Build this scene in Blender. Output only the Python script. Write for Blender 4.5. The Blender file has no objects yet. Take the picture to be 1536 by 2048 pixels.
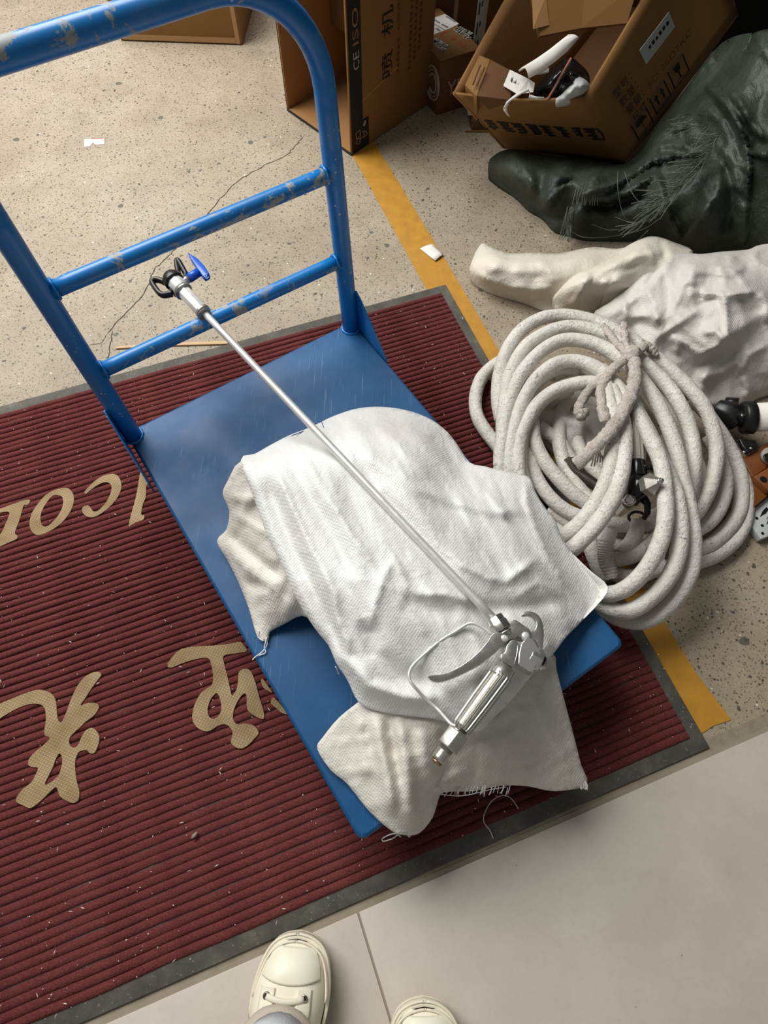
import bpy, bmesh, math, random
import numpy as np
from mathutils import Vector, Matrix, noise as mnoise
from mathutils.geometry import delaunay_2d_cdt

# ------------------------------------------------------------------ camera
F_PX, TILT, ROLL, CAM_H = 1233.6, 0.45989, 0.01687, 1.18
_fw = np.array([0, math.sin(TILT), -math.cos(TILT)])
_u0 = np.array([0, math.cos(TILT), math.sin(TILT)])
_r0 = np.array([1.0, 0, 0])
_rt = math.cos(ROLL)*_r0 + math.sin(ROLL)*_u0
_up = -math.sin(ROLL)*_r0 + math.cos(ROLL)*_u0
scene = bpy.context.scene
COL = scene.collection
cam_d = bpy.data.cameras.new('camera')
cam_d.sensor_fit = 'VERTICAL'
cam_d.sensor_height = 36.0
cam_d.lens = F_PX/2048*36.0
cam_d.clip_start = 0.02
cam = bpy.data.objects.new('camera', cam_d)
COL.objects.link(cam)
mw = Matrix.Identity(4)
for i in range(3):
    mw[i][0] = _rt[i]; mw[i][1] = _up[i]; mw[i][2] = -_fw[i]
mw[2][3] = CAM_H
cam.matrix_world = mw
scene.camera = cam

# ------------------------------------------------------------------ world, lights, exposure
world = bpy.data.worlds.new('overcast_room')
scene.world = world
world.use_nodes = True
bg = world.node_tree.nodes['Background']
bg.inputs[0].default_value = (1.0, 0.985, 0.965, 1)
bg.inputs[1].default_value = 0.165

def area(name, loc, target, sx, sy, power, col):
    l = bpy.data.lights.new(name, 'AREA')
    l.shape = 'RECTANGLE'; l.size = sx; l.size_y = sy
    l.energy = power; l.color = col
    o = bpy.data.objects.new(name, l)
    o.location = loc
    d = Vector(target) - Vector(loc)
    o.rotation_euler = d.to_track_quat('-Z', 'Y').to_euler()
    COL.objects.link(o)
    return o
# daylight from the wide open shop entrance, up to the left and behind the trolley
area('entrance_daylight', (-1.6, 2.05, 2.65), (-0.75, 1.15, 0.0), 2.4, 2.0, 178, (1.0, 0.985, 0.955))
scene.view_settings.view_transform = 'Standard'
scene.view_settings.look = 'None'
scene.view_settings.gamma = 1.0
scene.view_settings.use_curve_mapping = False
scene.view_settings.exposure = -0.06

# ------------------------------------------------------------------ helpers
def at(px, py, z=0.0):
    """photo pixel (1536x2048) -> the point of the place at height z"""
    d = _fw + ((px-768)/F_PX)*_rt + ((1024-py)/F_PX)*_up
    k = (z-CAM_H)/d[2]
    return Vector((d[0]*k, d[1]*k, z))

def lin(c):
    return tuple(((v/255)/12.92 if v/255 <= .04045 else ((v/255+.055)/1.055)**2.4) for v in c)

def tag(o, label=None, cat=None, group=None, kind=None):
    if label: o['label'] = label
    if cat: o['category'] = cat
    if group: o['group'] = group
    if kind: o['kind'] = kind
    return o

ROOT = {}
def thing(name, label, cat, loc=(0, 0, 0), group=None):
    o = bpy.data.objects.new(name, None)
    o.empty_display_size = 0.05
    o.location = loc
    COL.objects.link(o)
    ROOT[o.name] = Vector(loc)
    tag(o, label, cat, group)
    return o

class MB:
    """collects geometry in world coordinates, builds ONE mesh object"""
    def __init__(s): s.v = []; s.f = []; s.sm = []
    def add(s, vs, fs, smooth=False):
        b = len(s.v)
        s.v += [tuple(v) for v in vs]
        s.f += [tuple(b+i for i in f) for f in fs]
        s.sm += [smooth]*len(fs)
        return s
    def box(s, c, sx, sy, sz, ax=None):
        c = Vector(c); X, Y, Z = ax if ax else (Vector((1,0,0)), Vector((0,1,0)), Vector((0,0,1)))
        vs = [c + X*(sx/2*i) + Y*(sy/2*j) + Z*(sz/2*k) for k in (-1,1) for j in (-1,1) for i in (-1,1)]
        return s.add(vs, [(0,2,3,1),(4,5,7,6),(0,1,5,4),(2,6,7,3),(0,4,6,2),(1,3,7,5)])
    def hexa(s, b, t):
        vs = list(b)+list(t)
        return s.add(vs, [(3,2,1,0),(4,5,6,7),(0,1,5,4),(1,2,6,5),(2,3,7,6),(3,0,4,7)])
    def prism(s, poly, off, smooth=False):
        n = len(poly); off = Vector(off)
        p = [Vector(q) for q in poly]
        vs = p + [q+off for q in p]
        a = sum(((p[i].x-p[0].x)*(p[(i+1)%n].y-p[0].y)-(p[(i+1)%n].x-p[0].x)*(p[i].y-p[0].y)) for i in range(n))
        fs = [tuple(range(n-1,-1,-1)), tuple(range(n,2*n))]
        fs += [(i, (i+1)%n, n+(i+1)%n, n+i) for i in range(n)]
        return s.add(vs, fs, smooth)
    def tube(s, path, r, seg=10, caps=True, closed=False, smooth=True, squash=None):
        P = [Vector(p) for p in path]; n = len(P)
        R = r if hasattr(r, '__len__') else [r]*n
        ref = None; rings = []
        for i in range(n):
            if closed: t = P[(i+1)%n]-P[i-1]
            else: t = P[min(i+1,n-1)]-P[max(i-1,0)]
            if t.length < 1e-9: t = Vector((0,0,1))
            t.normalize()
            if ref is None:
                ref = Vector((0,0,1)) if abs(t.z) < .9 else Vector((1,0,0))
            u = ref - t*ref.dot(t)
            if u.length < 1e-6: u = Vector((1,0,0)) - t*t.x
            u.normalize(); w = t.cross(u); ref = u
            sq = squash if squash else 1.0
            rings.append([P[i] + u*(R[i]*sq*math.cos(2*math.pi*k/seg)) + w*(R[i]*math.sin(2*math.pi*k/seg)) for k in range(seg)])
        vs = [v for ring in rings for v in ring]
        fs = []
        m = n if closed else n-1
        for i in range(m):
            a = i*seg; b = ((i+1)%n)*seg
            for k in range(seg):
                k2 = (k+1)%seg
                fs.append((a+k, a+k2, b+k2, b+k))
        s.add(vs, fs, smooth)
        if caps and not closed:
            b0 = len(s.v)-len(vs)
            s.f.append(tuple(b0+k for k in range(seg-1,-1,-1))); s.sm.append(False)
            s.f.append(tuple(b0+(n-1)*seg+k for k in range(seg))); s.sm.append(False)
        return s
    def cyl(s, a, b, r1, r2=None, seg=16, smooth=True):
        r2 = r1 if r2 is None else r2
        return s.tube([a, b], [r1, r2], seg, True, False, smooth)
    def lathe(s, a, axis, prof, seg=24, smooth=True):
        """prof: (distance along axis, radius)"""
        a = Vector(a); axis = Vector(axis).normalized()
        return s.tube([a+axis*d for d, _ in prof], [r for _, r in prof], seg, True, False, smooth)
    def build(s, name, m, parent=None, bevel=0, bseg=2, solid=0, sub=0):
        base = Vector((0,0,0))
        p = parent
        while p is not None:
            base += p.location; p = p.parent
        me = bpy.data.meshes.new(name)
        me.from_pydata([(v[0]-base.x, v[1]-base.y, v[2]-base.z) for v in s.v], [], s.f)
        me.polygons.foreach_set('use_smooth', s.sm)
        bm = bmesh.new(); bm.from_mesh(me)
        bmesh.ops.recalc_face_normals(bm, faces=bm.faces)
        bm.to_mesh(me); bm.free()
        me.materials.append(m)
        o = bpy.data.objects.new(name, me)
        COL.objects.link(o)
        o.parent = parent
        if solid:
            md = o.modifiers.new('solid', 'SOLIDIFY'); md.thickness = solid; md.offset = -1
        if bevel:
            md = o.modifiers.new('bevel', 'BEVEL'); md.width = bevel; md.segments = bseg
            md.limit_method = 'ANGLE'; md.angle_limit = math.radians(40)
            for f in me.polygons: f.use_smooth = True
            md.harden_normals = False
        if sub:
            md = o.modifiers.new('sub', 'SUBSURF'); md.levels = sub; md.render_levels = sub
        return o

def spline(pts, n=8, closed=False):
    """Catmull-Rom through the points (any dimension)"""
    P = [np.array(p, float) for p in pts]
    if closed: P = [P[-1]] + P + [P[0], P[1]]
    else: P = [2*P[0]-P[1]] + P + [2*P[-1]-P[-2]]
    out = []
    for i in range(1, len(P)-2):
        a, b, c, d = P[i-1], P[i], P[i+1], P[i+2]
        for k in range(n):
            t = k/n
            out.append(.5*((2*b)+(-a+c)*t+(2*a-5*b+4*c-d)*t*t+(-a+3*b-3*c+d)*t**3))
    if not closed: out.append(P[-2])
    return out

# ------------------------------------------------------------------ materials
def nodes(m):
    return m.node_tree.nodes, m.node_tree.links
class NT:
    def __init__(s, name):
        s.m = bpy.data.materials.new(name); s.m.use_nodes = True
        s.n = s.m.node_tree.nodes; s.l = s.m.node_tree.links
        s.b = s.n['Principled BSDF']
    def coord(s, scale=(1,1,1), rot=(0,0,0), kind='Object'):
        tc = s.n.new('ShaderNodeTexCoord'); mp = s.n.new('ShaderNodeMapping')
        mp.inputs['Scale'].default_value = scale; mp.inputs['Rotation'].default_value = rot
        s.l.new(tc.outputs[kind], mp.inputs['Vector']); return mp.outputs['Vector']
    def noise(s, v, scale, detail=4, rough=.55, dist=0):
        t = s.n.new('ShaderNodeTexNoise'); t.inputs['Scale'].default_value = scale
        t.inputs['Detail'].default_value = detail; t.inputs['Roughness'].default_value = rough
        t.inputs['Distortion'].default_value = dist
        s.l.new(v, t.inputs['Vector']); return t.outputs['Fac']
    def voro(s, v, scale, feat='F1', out='Distance', rnd=1.0):
        t = s.n.new('ShaderNodeTexVoronoi'); t.feature = feat; t.inputs['Scale'].default_value = scale
        t.inputs['Randomness'].default_value = rnd
        s.l.new(v, t.inputs['Vector']); return t.outputs[out]
    def wave(s, v, scale, dist=0, detail=2, axis='X', dscale=1.0):
        t = s.n.new('ShaderNodeTexWave'); t.bands_direction = axis; t.inputs['Scale'].default_value = scale
        t.inputs['Distortion'].default_value = dist; t.inputs['Detail'].default_value = detail
        t.inputs['Detail Scale'].default_value = dscale
        s.l.new(v, t.inputs['Vector']); return t.outputs['Fac']
    def ramp(s, f, stops, interp='LINEAR'):
        r = s.n.new('ShaderNodeValToRGB'); r.color_ramp.interpolation = interp
        el = r.color_ramp.elements
        while len(el) < len(stops): el.new(.5)
        for e, (p, c) in zip(el, stops):
            e.position = p
            c = (c,c,c) if not hasattr(c, '__len__') else c
            e.color = (*c, 1)
        s.l.new(f, r.inputs[0]); return r.outputs[0]
    def math(s, op, a, b=None):
        t = s.n.new('ShaderNodeMath'); t.operation = op
        for i, x in enumerate((a, b)):
            if x is None: continue
            if isinstance(x, (int, float)): t.inputs[i].default_value = x
            else: s.l.new(x, t.inputs[i])
        return t.outputs[0]
    def mix(s, f, a, b, mode='MIX'):
        t = s.n.new('ShaderNodeMix'); t.data_type = 'RGBA'; t.blend_type = mode
        for sock, x in ((t.inputs['Factor'], f), (t.inputs['A'], a), (t.inputs['B'], b)):
            if isinstance(x, (int, float)): sock.default_value = x
            elif hasattr(x, '__len__'): sock.default_value = (*x, 1)
            else: s.l.new(x, sock)
        return t.outputs['Result']
    def bump(s, h, strength=.3, dist=.002, prev=None):
        t = s.n.new('ShaderNodeBump'); t.inputs['Strength'].default_value = strength
        t.inputs['Distance'].default_value = dist
        s.l.new(h, t.inputs['Height'])
        if prev is not None: s.l.new(prev, t.inputs['Normal'])
        return t.outputs['Normal']
    def out(s, col=None, rough=None, metal=None, normal=None, **kw):
        for key, x in (('Base Color', col), ('Roughness', rough), ('Metallic', metal), ('Normal', normal)):
            if x is None: continue
            sk = s.b.inputs[key]
            if isinstance(x, (int, float)): sk.default_value = x
            elif hasattr(x, '__len__'): sk.default_value = (*x, 1) if len(x) == 3 else x
            else: s.l.new(x, sk)
        for k, v in kw.items(): s.b.inputs[k].default_value = v
        return s.m

def plain(name, rgb, rough=.6, metal=0, var=.12, vs=12, bs=0, bd=.001, spec=.5, bscale=150):
    t = NT(name); v = t.coord(); c = lin(rgb)
    f = t.noise(v, vs, 5)
    col = t.mix(f, tuple(x*(1-var) for x in c), tuple(min(1, x*(1+var)) for x in c))
    nrm = t.bump(t.noise(v, bscale, 3), bs, bd) if bs else None
    return t.out(col, rough, metal, nrm, **{'Specular IOR Level': spec})

MAT = {}
def mat_floor():
    t = NT('terrazzo'); v = t.coord()
    big = t.noise(v, 1.6, 6, .6)
    base = t.ramp(big, [(.3, lin((142,128,108))), (.5, lin((163,150,130))), (.72, lin((178,167,149)))])
    med = t.noise(v, 9, 5, .7)
    base = t.mix(t.ramp(med, [(.45, 0), (.75, .35)]), base, lin((112,99,80)))
    fine = t.noise(v, 170, 3, .7)
    base = t.mix(t.ramp(fine, [(.35, .28), (.52, 0)]), base, lin((120,106,88)))
    base = t.mix(t.ramp(fine, [(.58, 0), (.75, .35)]), base, lin((205,196,178)))
    # stone chips: small dark, sparse large grey green, sparse white
    def chips(scale, r, keep, colr, base, dist=.35):
        wv = t.n.new('ShaderNodeVectorMath'); wv.operation = 'ADD'
        nz = t.n.new('ShaderNodeTexNoise'); nz.inputs['Scale'].default_value = scale*1.3
        t.l.new(v, nz.inputs['Vector'])
        sc = t.n.new('ShaderNodeVectorMath'); sc.operation = 'SCALE'; sc.inputs['Scale'].default_value = dist/scale
        t.l.new(nz.outputs['Color'], sc.inputs[0]); t.l.new(v, wv.inputs[0]); t.l.new(sc.outputs[0], wv.inputs[1])
        vo = t.n.new('ShaderNodeTexVoronoi'); vo.inputs['Scale'].default_value = scale
        t.l.new(wv.outputs[0], vo.inputs['Vector'])
        sep = t.n.new('ShaderNodeSeparateColor'); t.l.new(vo.outputs['Color'], sep.inputs[0])
        on = t.math('LESS_THAN', sep.outputs[0], keep)
        rad = t.math('MULTIPLY', sep.outputs[1], r)
        inside = t.math('LESS_THAN', vo.outputs['Distance'], rad)
        return t.mix(t.math('MULTIPLY', t.math('MULTIPLY', on, inside), .8), base, colr)
    base = chips(260, .55, .5, lin((100,86,68)), base)
    base = chips(130, .40, .40, lin((58,50,40)), base, .7)
    base = chips(60, .30, .16, lin((50,48,42)), base, .7)
    base = chips(24, .26, .07, lin((70,76,68)), base, .35)
    base = chips(90, .26, .06, lin((222,216,204)), base)
    return t.out(base, .62, 0, t.bump(fine, .25, .0006))
def mat_mat():
    t = NT('mat_pile'); v = t.coord()
    big = t.noise(v, 5, 5, .6)
    c = t.ramp(big, [(.3, lin((88,40,40))), (.6, lin((114,60,57))), (.8, lin((140,88,80)))])
    st = t.coord((1, 1, 1)); f = t.noise(st, 330, 3, .75)
    c = t.mix(t.ramp(f, [(.35, .55), (.55, 0)]), c, lin((62,18,20)))
    c = t.mix(t.ramp(f, [(.6, 0), (.8, .4)]), c, lin((176,112,104)))
    return t.out(c, .92, 0, t.bump(f, .8, .0025), **{'Specular IOR Level': .15})
def mat_letter():
    t = NT('mat_letter'); v = t.coord((1,1,1), (0,0,.374))
    a = t.wave(v, 62, .6, 2, 'X', 2); b = t.wave(v, 62, .6, 2, 'Y', 2)
    h = t.math('MULTIPLY', a, b)
    big = t.noise(v, 14, 5)
    c = t.ramp(big, [(.3, lin((138,116,84))), (.65, lin((176,156,120)))])
    c = t.mix(t.ramp(h, [(.1, .35), (.5, 0)]), c, lin((112,88,62)))
    return t.out(c, .9, 0, t.bump(h, .6, .0015), **{'Specular IOR Level': .15})
def mat_rubber():
    t = NT('mat_rubber'); v = t.coord()
    c = t.ramp(t.noise(v, 14, 6, .7), [(.3, lin((62,60,54))), (.55, lin((86,84,76))), (.75, lin((112,108,98)))])
    f = t.noise(v, 260, 2)
    c = t.mix(t.ramp(f, [(.68, 0), (.74, .6)]), c, lin((176,170,156)))
    return t.out(c, .8, 0, t.bump(f, .3, .001))
def mat_tile():
    t = NT('floor_tile'); v = t.coord()
    c = t.ramp(t.noise(v, 4, 7, .65), [(.3, lin((184,175,163))), (.7, lin((201,193,182)))])
    f = t.noise(v, 120, 3, .6)
    c = t.mix(t.ramp(f, [(.3, .12), (.5, 0)]), c, lin((158,148,136)))
    d = t.voro(v, 14)
    c = t.mix(t.ramp(d, [(.012, .8), (.02, 0)]), c, lin((90,84,78)))
    return t.out(c, .42, 0, t.bump(t.noise(v, 40, 3), .05, .0005))
def mat_blue(name, wear=.5, scale=1.0, base=(14,122,198), zworn=None):
    t = NT(name); v = t.coord()
    c = t.ramp(t.noise(v, 6, 5), [(.3, lin(tuple(int(x*.9) for x in base))), (.7, lin(base))])
    # rubbed, dusty film
    c = t.mix(t.ramp(t.noise(v, 11, 6, .7), [(.5, 0), (.8, .30)]), c, lin((120,140,160)))
    # chips down to grey metal, drips of white paint
    ch = t.noise(v, 16*scale, 8, .72, .6)
    thr = .74-.19*wear
    cm = t.math('MULTIPLY', t.ramp(ch, [(thr, 0), (thr+.02, 1)]), t.ramp(t.noise(v, 4.5, 2), [(.36, 0), (.46, 1)]))
    if zworn:      # rubbed bare where hands and loads touch it
        sx = t.n.new('ShaderNodeSeparateXYZ'); t.l.new(v, sx.inputs[0])
        cm = t.math('MULTIPLY', cm, t.ramp(sx.outputs[2], [(zworn[0], .0), (zworn[1], 1)]))
    c = t.mix(cm, c, lin((150,154,152)))
    sp = t.voro(v, 95)
    sp2 = t.noise(v, 9, 3)
    w = t.math('MULTIPLY', t.ramp(sp, [(.16, 1), (.2, 0)]), t.ramp(sp2, [(.58, 0), (.64, 1)]))
    c = t.mix(t.math('MULTIPLY', w, .75), c, lin((196,208,216)))
    r = t.ramp(ch, [(thr, .34), (thr+.02, .6)])
    return t.out(c, r, 0, t.bump(t.noise(v, 60, 4), .08, .0008))
def mat_deck():
    t = NT('trolley_deck'); v = t.coord()
    c = t.ramp(t.noise(v, 3.5, 7, .65), [(.25, lin((15,66,106))), (.5, lin((21,78,126))), (.75, lin((36,94,142)))])
    c = t.mix(t.ramp(t.noise(v, 2.3, 5, .7), [(.55, 0), (.8, .2)]), c, lin((104,140,170)))
    # hairline scratches in several directions
    for k, (rz, sc) in enumerate(((.4, 1), (1.5, .8), (2.5, 1.2))):
        w = t.coord((420*sc, 9, 9), (0, 0, rz))
        f = t.noise(w, 1.0, 2, .5, .4)
        g = t.noise(v, 5+k, 3)
        mk = t.math('MULTIPLY', t.ramp(f, [(.69, 0), (.74, 1)]), t.ramp(g, [(.46, 0), (.6, .38)]))
        c = t.mix(mk, c, lin((158,188,212)))
    d = t.voro(v, 60)
    c = t.mix(t.math('MULTIPLY', t.ramp(d, [(.1, 1), (.13, 0)]), t.ramp(t.noise(v, 7, 3), [(.55, 0), (.65, .8)])), c, lin((26,40,58)))
    c = t.mix(t.ramp(t.noise(v, 6, 6, .75), [(.66, 0), (.8, .5)]), c, lin((92,96,88)))
    return t.out(c, t.ramp(t.noise(v, 9, 5), [(.3, .38), (.7, .58)]), 0, t.bump(t.noise(v, 30, 4), .06, .001), **{'Specular IOR Level': .3})
def mat_woven(name, rgb, dirt=(196,190,176), dirty=.4, sheen=.42):
    t = NT(name); v = t.coord(); c0 = lin(rgb)
    c = t.mix(t.ramp(t.noise(v, 7, 6, .65), [(.45, 0), (.8, dirty)]), c0, lin(dirt))
    f = t.noise(v, 400, 2)
    a = t.wave(t.coord((1,1,1), (0,0,.6)), 85, 1.6, 3, 'X', 3); b = t.wave(t.coord((1,1,1), (0,0,.6)), 85, 1.6, 3, 'Y', 3)
    weave = t.math('ADD', a, b)
    wr = t.noise(t.coord((1.9,1,1), (0,0,-.6)), 26, 6, .6, .9)
    wr2 = t.noise(t.coord((1,2.4,1), (0,0,-.68)), 60, 4, .6, .8)
    n1 = t.bump(t.math('ADD', wr, t.math('MULTIPLY', wr2, .5)), .30, .0075)
    n2 = t.bump(weave, .2, .0012, n1)
    sp = t.voro(v, 130)
    c = t.mix(t.math('MULTIPLY', t.ramp(sp, [(.06, .8), (.09, 0)]), t.ramp(t.noise(v, 20, 3), [(.58, 0), (.66, .6)])), c, lin((110,104,96)))
    return t.out(c, sheen, 0, n2, **{'Specular IOR Level': .35})
def mat_card(name, rgb, var=.12):
    t = NT(name); v = t.coord(); c0 = lin(rgb)
    c = t.mix(t.noise(v, 5, 6, .6), tuple(x*(1-var) for x in c0), tuple(x*(1+var) for x in c0))
    f = t.noise(t.coord((1,1,8)), 60, 3, .7)
    c = t.mix(t.ramp(f, [(.3, .18), (.55, 0)]), c, tuple(x*.6 for x in c0))
    return t.out(c, .75, 0, t.bump(t.noise(v, 25, 4), .15, .002), **{'Specular IOR Level': .3})
def mat_hose():
    t = NT('painted_hose'); v = t.coord()
    c = t.ramp(t.noise(v, 9, 6, .65), [(.3, lin((196,191,182))), (.6, lin((220,216,208))), (.8, lin((232,229,222)))])
    lum = t.noise(v, 95, 4, .65, .8)
    c = t.mix(t.ramp(lum, [(.30, .45), (.42, 0)]), c, lin((130,124,116)))
    pits = t.voro(v, 150)
    c = t.mix(t.math('MULTIPLY', t.ramp(pits, [(.15, .75), (.22, 0)]), t.ramp(t.noise(v, 18, 4), [(.46, 0), (.56, 1)])), c, lin((96,90,86)))
    scf = t.noise(v, 17, 7, .75, 1.2)
    c = t.mix(t.ramp(scf, [(.63, 0), (.67, .8)]), c, lin((92,88,90)))
    return t.out(c, .5, 0, t.bump(t.math('ADD', lum, t.math('MULTIPLY', t.noise(v, 34, 5, .6), 1.5)), .55, .006))
def mat_rag():
    t = NT('rag'); v = t.coord()
    c = t.ramp(t.noise(v, 30, 6, .7), [(.3, lin((172,160,148))), (.55, lin((206,198,188))), (.75, lin((196,168,150)))])
    f = t.noise(v, 130, 4, .7, 1)
    c = t.mix(t.ramp(f, [(.28, .7), (.4, 0)]), c, lin((110,96,88)))
    return t.out(c, .75, 0, t.bump(f, .9, .006))
def mat_tarp():
    t = NT('green_tarp'); v = t.coord()
    c = t.ramp(t.noise(v, 6, 6, .65), [(.3, lin((32,38,32))), (.6, lin((56,64,54))), (.8, lin((80,88,76)))])
    st = t.noise(v, 150, 3, .7)
    c = t.mix(t.ramp(st, [(.62, 0), (.72, .4)]), c, lin((120,124,112)))
    n1 = t.bump(t.noise(v, 22, 6, .65, .6), .5, .012)
    n2 = t.bump(t.noise(t.coord((4,1,1), (0,0,.7)), 60, 4, .6), .35, .004, n1)
    return t.out(c, t.ramp(t.noise(v, 14, 4), [(.3, .36), (.7, .6)]), 0, n2, **{'Specular IOR Level': .4})
def mat_alu(name, rgb=(214,213,208), rough=.38, metal=.85):
    t = NT(name); v = t.coord()
    c0 = lin(rgb)
    c = t.mix(t.noise(v, 40, 5), tuple(x*.86 for x in c0), c0)
    return t.out(c, t.ramp(t.noise(v, 90, 4), [(.3, rough*.8), (.7, rough*1.3)]), metal)

MAT['floor'] = mat_floor(); MAT['pile'] = mat_mat(); MAT['letter'] = mat_letter(); MAT['rubber'] = mat_rubber()
MAT['tile'] = mat_tile(); MAT['blue'] = mat_blue('blue_paint', .25); MAT['blue_worn'] = mat_blue('blue_paint_worn', .95, 1.1)
MAT['blue_handle'] = mat_blue('blue_paint_handle', 1.05, .9, zworn=(.70,.755))
MAT['deck'] = mat_deck()
MAT['sack'] = mat_woven('white_woven', (236,236,234), (212,206,194), .55)
MAT['sack_tan'] = mat_woven('white_woven_tan', (222,218,208), (176,164,146), .6)  # darker, tanner weave for the side fold and front flap
MAT['bag'] = mat_woven('grey_white_woven', (206,202,196), (170,160,148), .6)
MAT['bag_cream'] = mat_woven('cream_woven', (218,212,198), (176,166,146), .5)
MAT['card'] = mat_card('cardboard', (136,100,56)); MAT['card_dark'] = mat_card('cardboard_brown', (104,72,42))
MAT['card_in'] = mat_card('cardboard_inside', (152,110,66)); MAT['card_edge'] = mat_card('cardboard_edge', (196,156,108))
MAT['hose'] = mat_hose(); MAT['rag'] = mat_rag(); MAT['tarp'] = mat_tarp()
MAT['alu'] = mat_alu('polished_aluminium', (206,205,200), .26, .95); MAT['alu_light'] = mat_alu('satin_aluminium', (232,231,226), .4, .45)
MAT['chrome'] = mat_alu('chrome', (222,222,220), .1); MAT['nickel'] = mat_alu('nickel', (198,195,186), .3)
MAT['copper'] = mat_alu('copper_end', (168,132,106), .4)
MAT['yellow'] = plain('yellow_line', (178,128,36), .6, var=.3, vs=30, bs=.3)
MAT['black'] = plain('black_plastic', (22,22,22), .38, var=.2)
MAT['black_ink'] = plain('black_ink', (26,20,16), .7, var=.1)
MAT['black_print'] = plain('black_print', (24,22,20), .55, var=.3, vs=20)
MAT['tip_blue'] = plain('tip_blue', (22,88,196), .32, var=.1)
MAT['white_paper'] = plain('white_paper', (226,222,214), .7, var=.06, vs=20, bs=.2, bscale=60, bd=.003)
MAT['grey_steel'] = plain('white_steel', (184,188,186), .5, var=.1)
MAT['grout'] = plain('grout', (146,136,118), .9, var=.2, vs=40)
MAT['orange'] = plain('orange_wood', (116,66,24), .5, var=.3, vs=18)
MAT['wall'] = plain('dark_wall', (24,25,26), .8, var=.2)
MAT['foam'] = plain('off_white_print', (214,206,190), .7, var=.05)
# ------------------------------------------------------------------ the setting
def struct(o, label=None):
    tag(o, label, None, None, 'structure'); return o
b = MB(); b.add([(-6,-3,0),(6,-3,0),(6,7,0),(-6,7,0)], [(0,1,2,3)])
floor = struct(b.build('floor', MAT['floor']))
b = MB(); b.box((1.52, 2.0, 1.2), .12, 3.4, 2.4)
wall = struct(b.build('wall_right', MAT['wall']))
b = MB(); b.box((1.30, 2.42, 1.2), .62, .12, 2.4)
struct(b.build('wall_back', MAT['wall']))

# painted line on the floor
def flat(name, pxs, z, m, parent, h=.0012):
    b = MB(); b.prism([at(x, y, 0) for x, y in pxs], (0, 0, h)); 
    o = b.build(name, m, parent); o.location.z += z; return o
line = flat('painted_line', [(672,250),(718,236),(751,289),(826,414),(901,538),(1000,706),(1200,1036),(1390,1344),(1462,1440),(1425,1452),(1405,1466),(1346,1472),(1100,1027),(853,579),(708,316)], .0002, MAT['yellow'], floor)

# cracks in the terrazzo: thin open gaps
MAT['crack'] = plain('crack', (70,60,48), .9)
def crack(pts, w=.0016):
    P = []
    rnd = random.Random(len(pts))
    for (x0,y0),(x1,y1) in zip(pts, pts[1:]):
        for k in range(4):
            t = k/4; P.append((x0+(x1-x0)*t+rnd.uniform(-1.5,1.5), y0+(y1-y0)*t+rnd.uniform(-1.5,1.5)))
    P.append(pts[-1])
    W = [at(x, y, 0) for x, y in P]
    b = MB(); vs = []; n = len(W)
    for i, p in enumerate(W):
        t = (W[min(i+1,n-1)]-W[max(i-1,0)]).normalized(); s = Vector((-t.y, t.x, 0))
        ww = w*(.55+.45*math.sin(i*1.7)**2)*(1 if 0 < i < n-1 else .2)
        vs += [p+s*ww+Vector((0,0,.0004)), p-s*ww+Vector((0,0,.0004))]
    b.add(vs, [(2*i,2*i+1,2*i+3,2*i+2) for i in range(n-1)])
    return b.build('crack', MAT['crack'], floor)
crack([(606,272),(590,292),(575,310),(540,326),(505,345),(480,360),(464,372),(440,398),(418,425),(405,438),(372,478),(345,505),(336,515),(312,535),(302,552),(300,566),(282,594),(262,616),(236,642),(214,668)], .0018)
crack([(226,662),(221,684),(219,704),(216,720)], .0014)
crack([(214,668),(205,686),(178,691)], .0010)

# tiled floor of the next room: raised a little, joints open
MYAW = .37379
mx, my, ML = .1505, 1.2454, 1.2077
mu = Vector((math.cos(MYAW), math.sin(MYAW), 0)); mv = Vector((math.sin(MYAW), -math.cos(MYAW), 0))   # right, front
mat_corner = Vector((mx, my, 0))
t0 = at(1240,1587); t1 = at(213,2048)
tile_off = ((t0-mat_corner).dot(mv)+(t1-mat_corner).dot(mv))/2
j0 = at(717,1826)
ju = (j0-mat_corner).dot(mu)
b = MB()
def mp(u, v, z=0): return mat_corner+mu*u+mv*v+Vector((0,0,z))
b.prism([mp(-2.2, tile_off-.006), mp(1.6, tile_off-.006), mp(1.6, tile_off+1.7), mp(-2.2, tile_off+1.7)], (0,0,.0035))
tiles = struct(b.build('floor_tiles', MAT['grout']))
TS = .80
for iu in range(-2, 2):
    for iv in range(2):
        u0 = ju+iu*TS; v0 = tile_off+iv*TS
        b = MB(); g = .0017
        b.prism([mp(u0+g, v0+g, .001), mp(u0+TS-g, v0+g, .001), mp(u0+TS-g, v0+TS-g, .001), mp(u0+g, v0+TS-g, .001)], (0,0,.0045))
        b.build('tile', MAT['tile'], tiles, bevel=.0008)
# worn cement strip between mat and tiles
MAT['cement'] = plain('cement_strip', (140,130,112), .9, var=.35, vs=40, bs=.5, bscale=80, bd=.004)
b = MB(); b.prism([mp(-2.2, ML-.02), mp(1.6, ML-.01), mp(1.6, tile_off-.006), mp(-2.2, tile_off-.006)], (0,0,.0022))
struct(b.build('trim_1', MAT['cement']))

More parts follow.
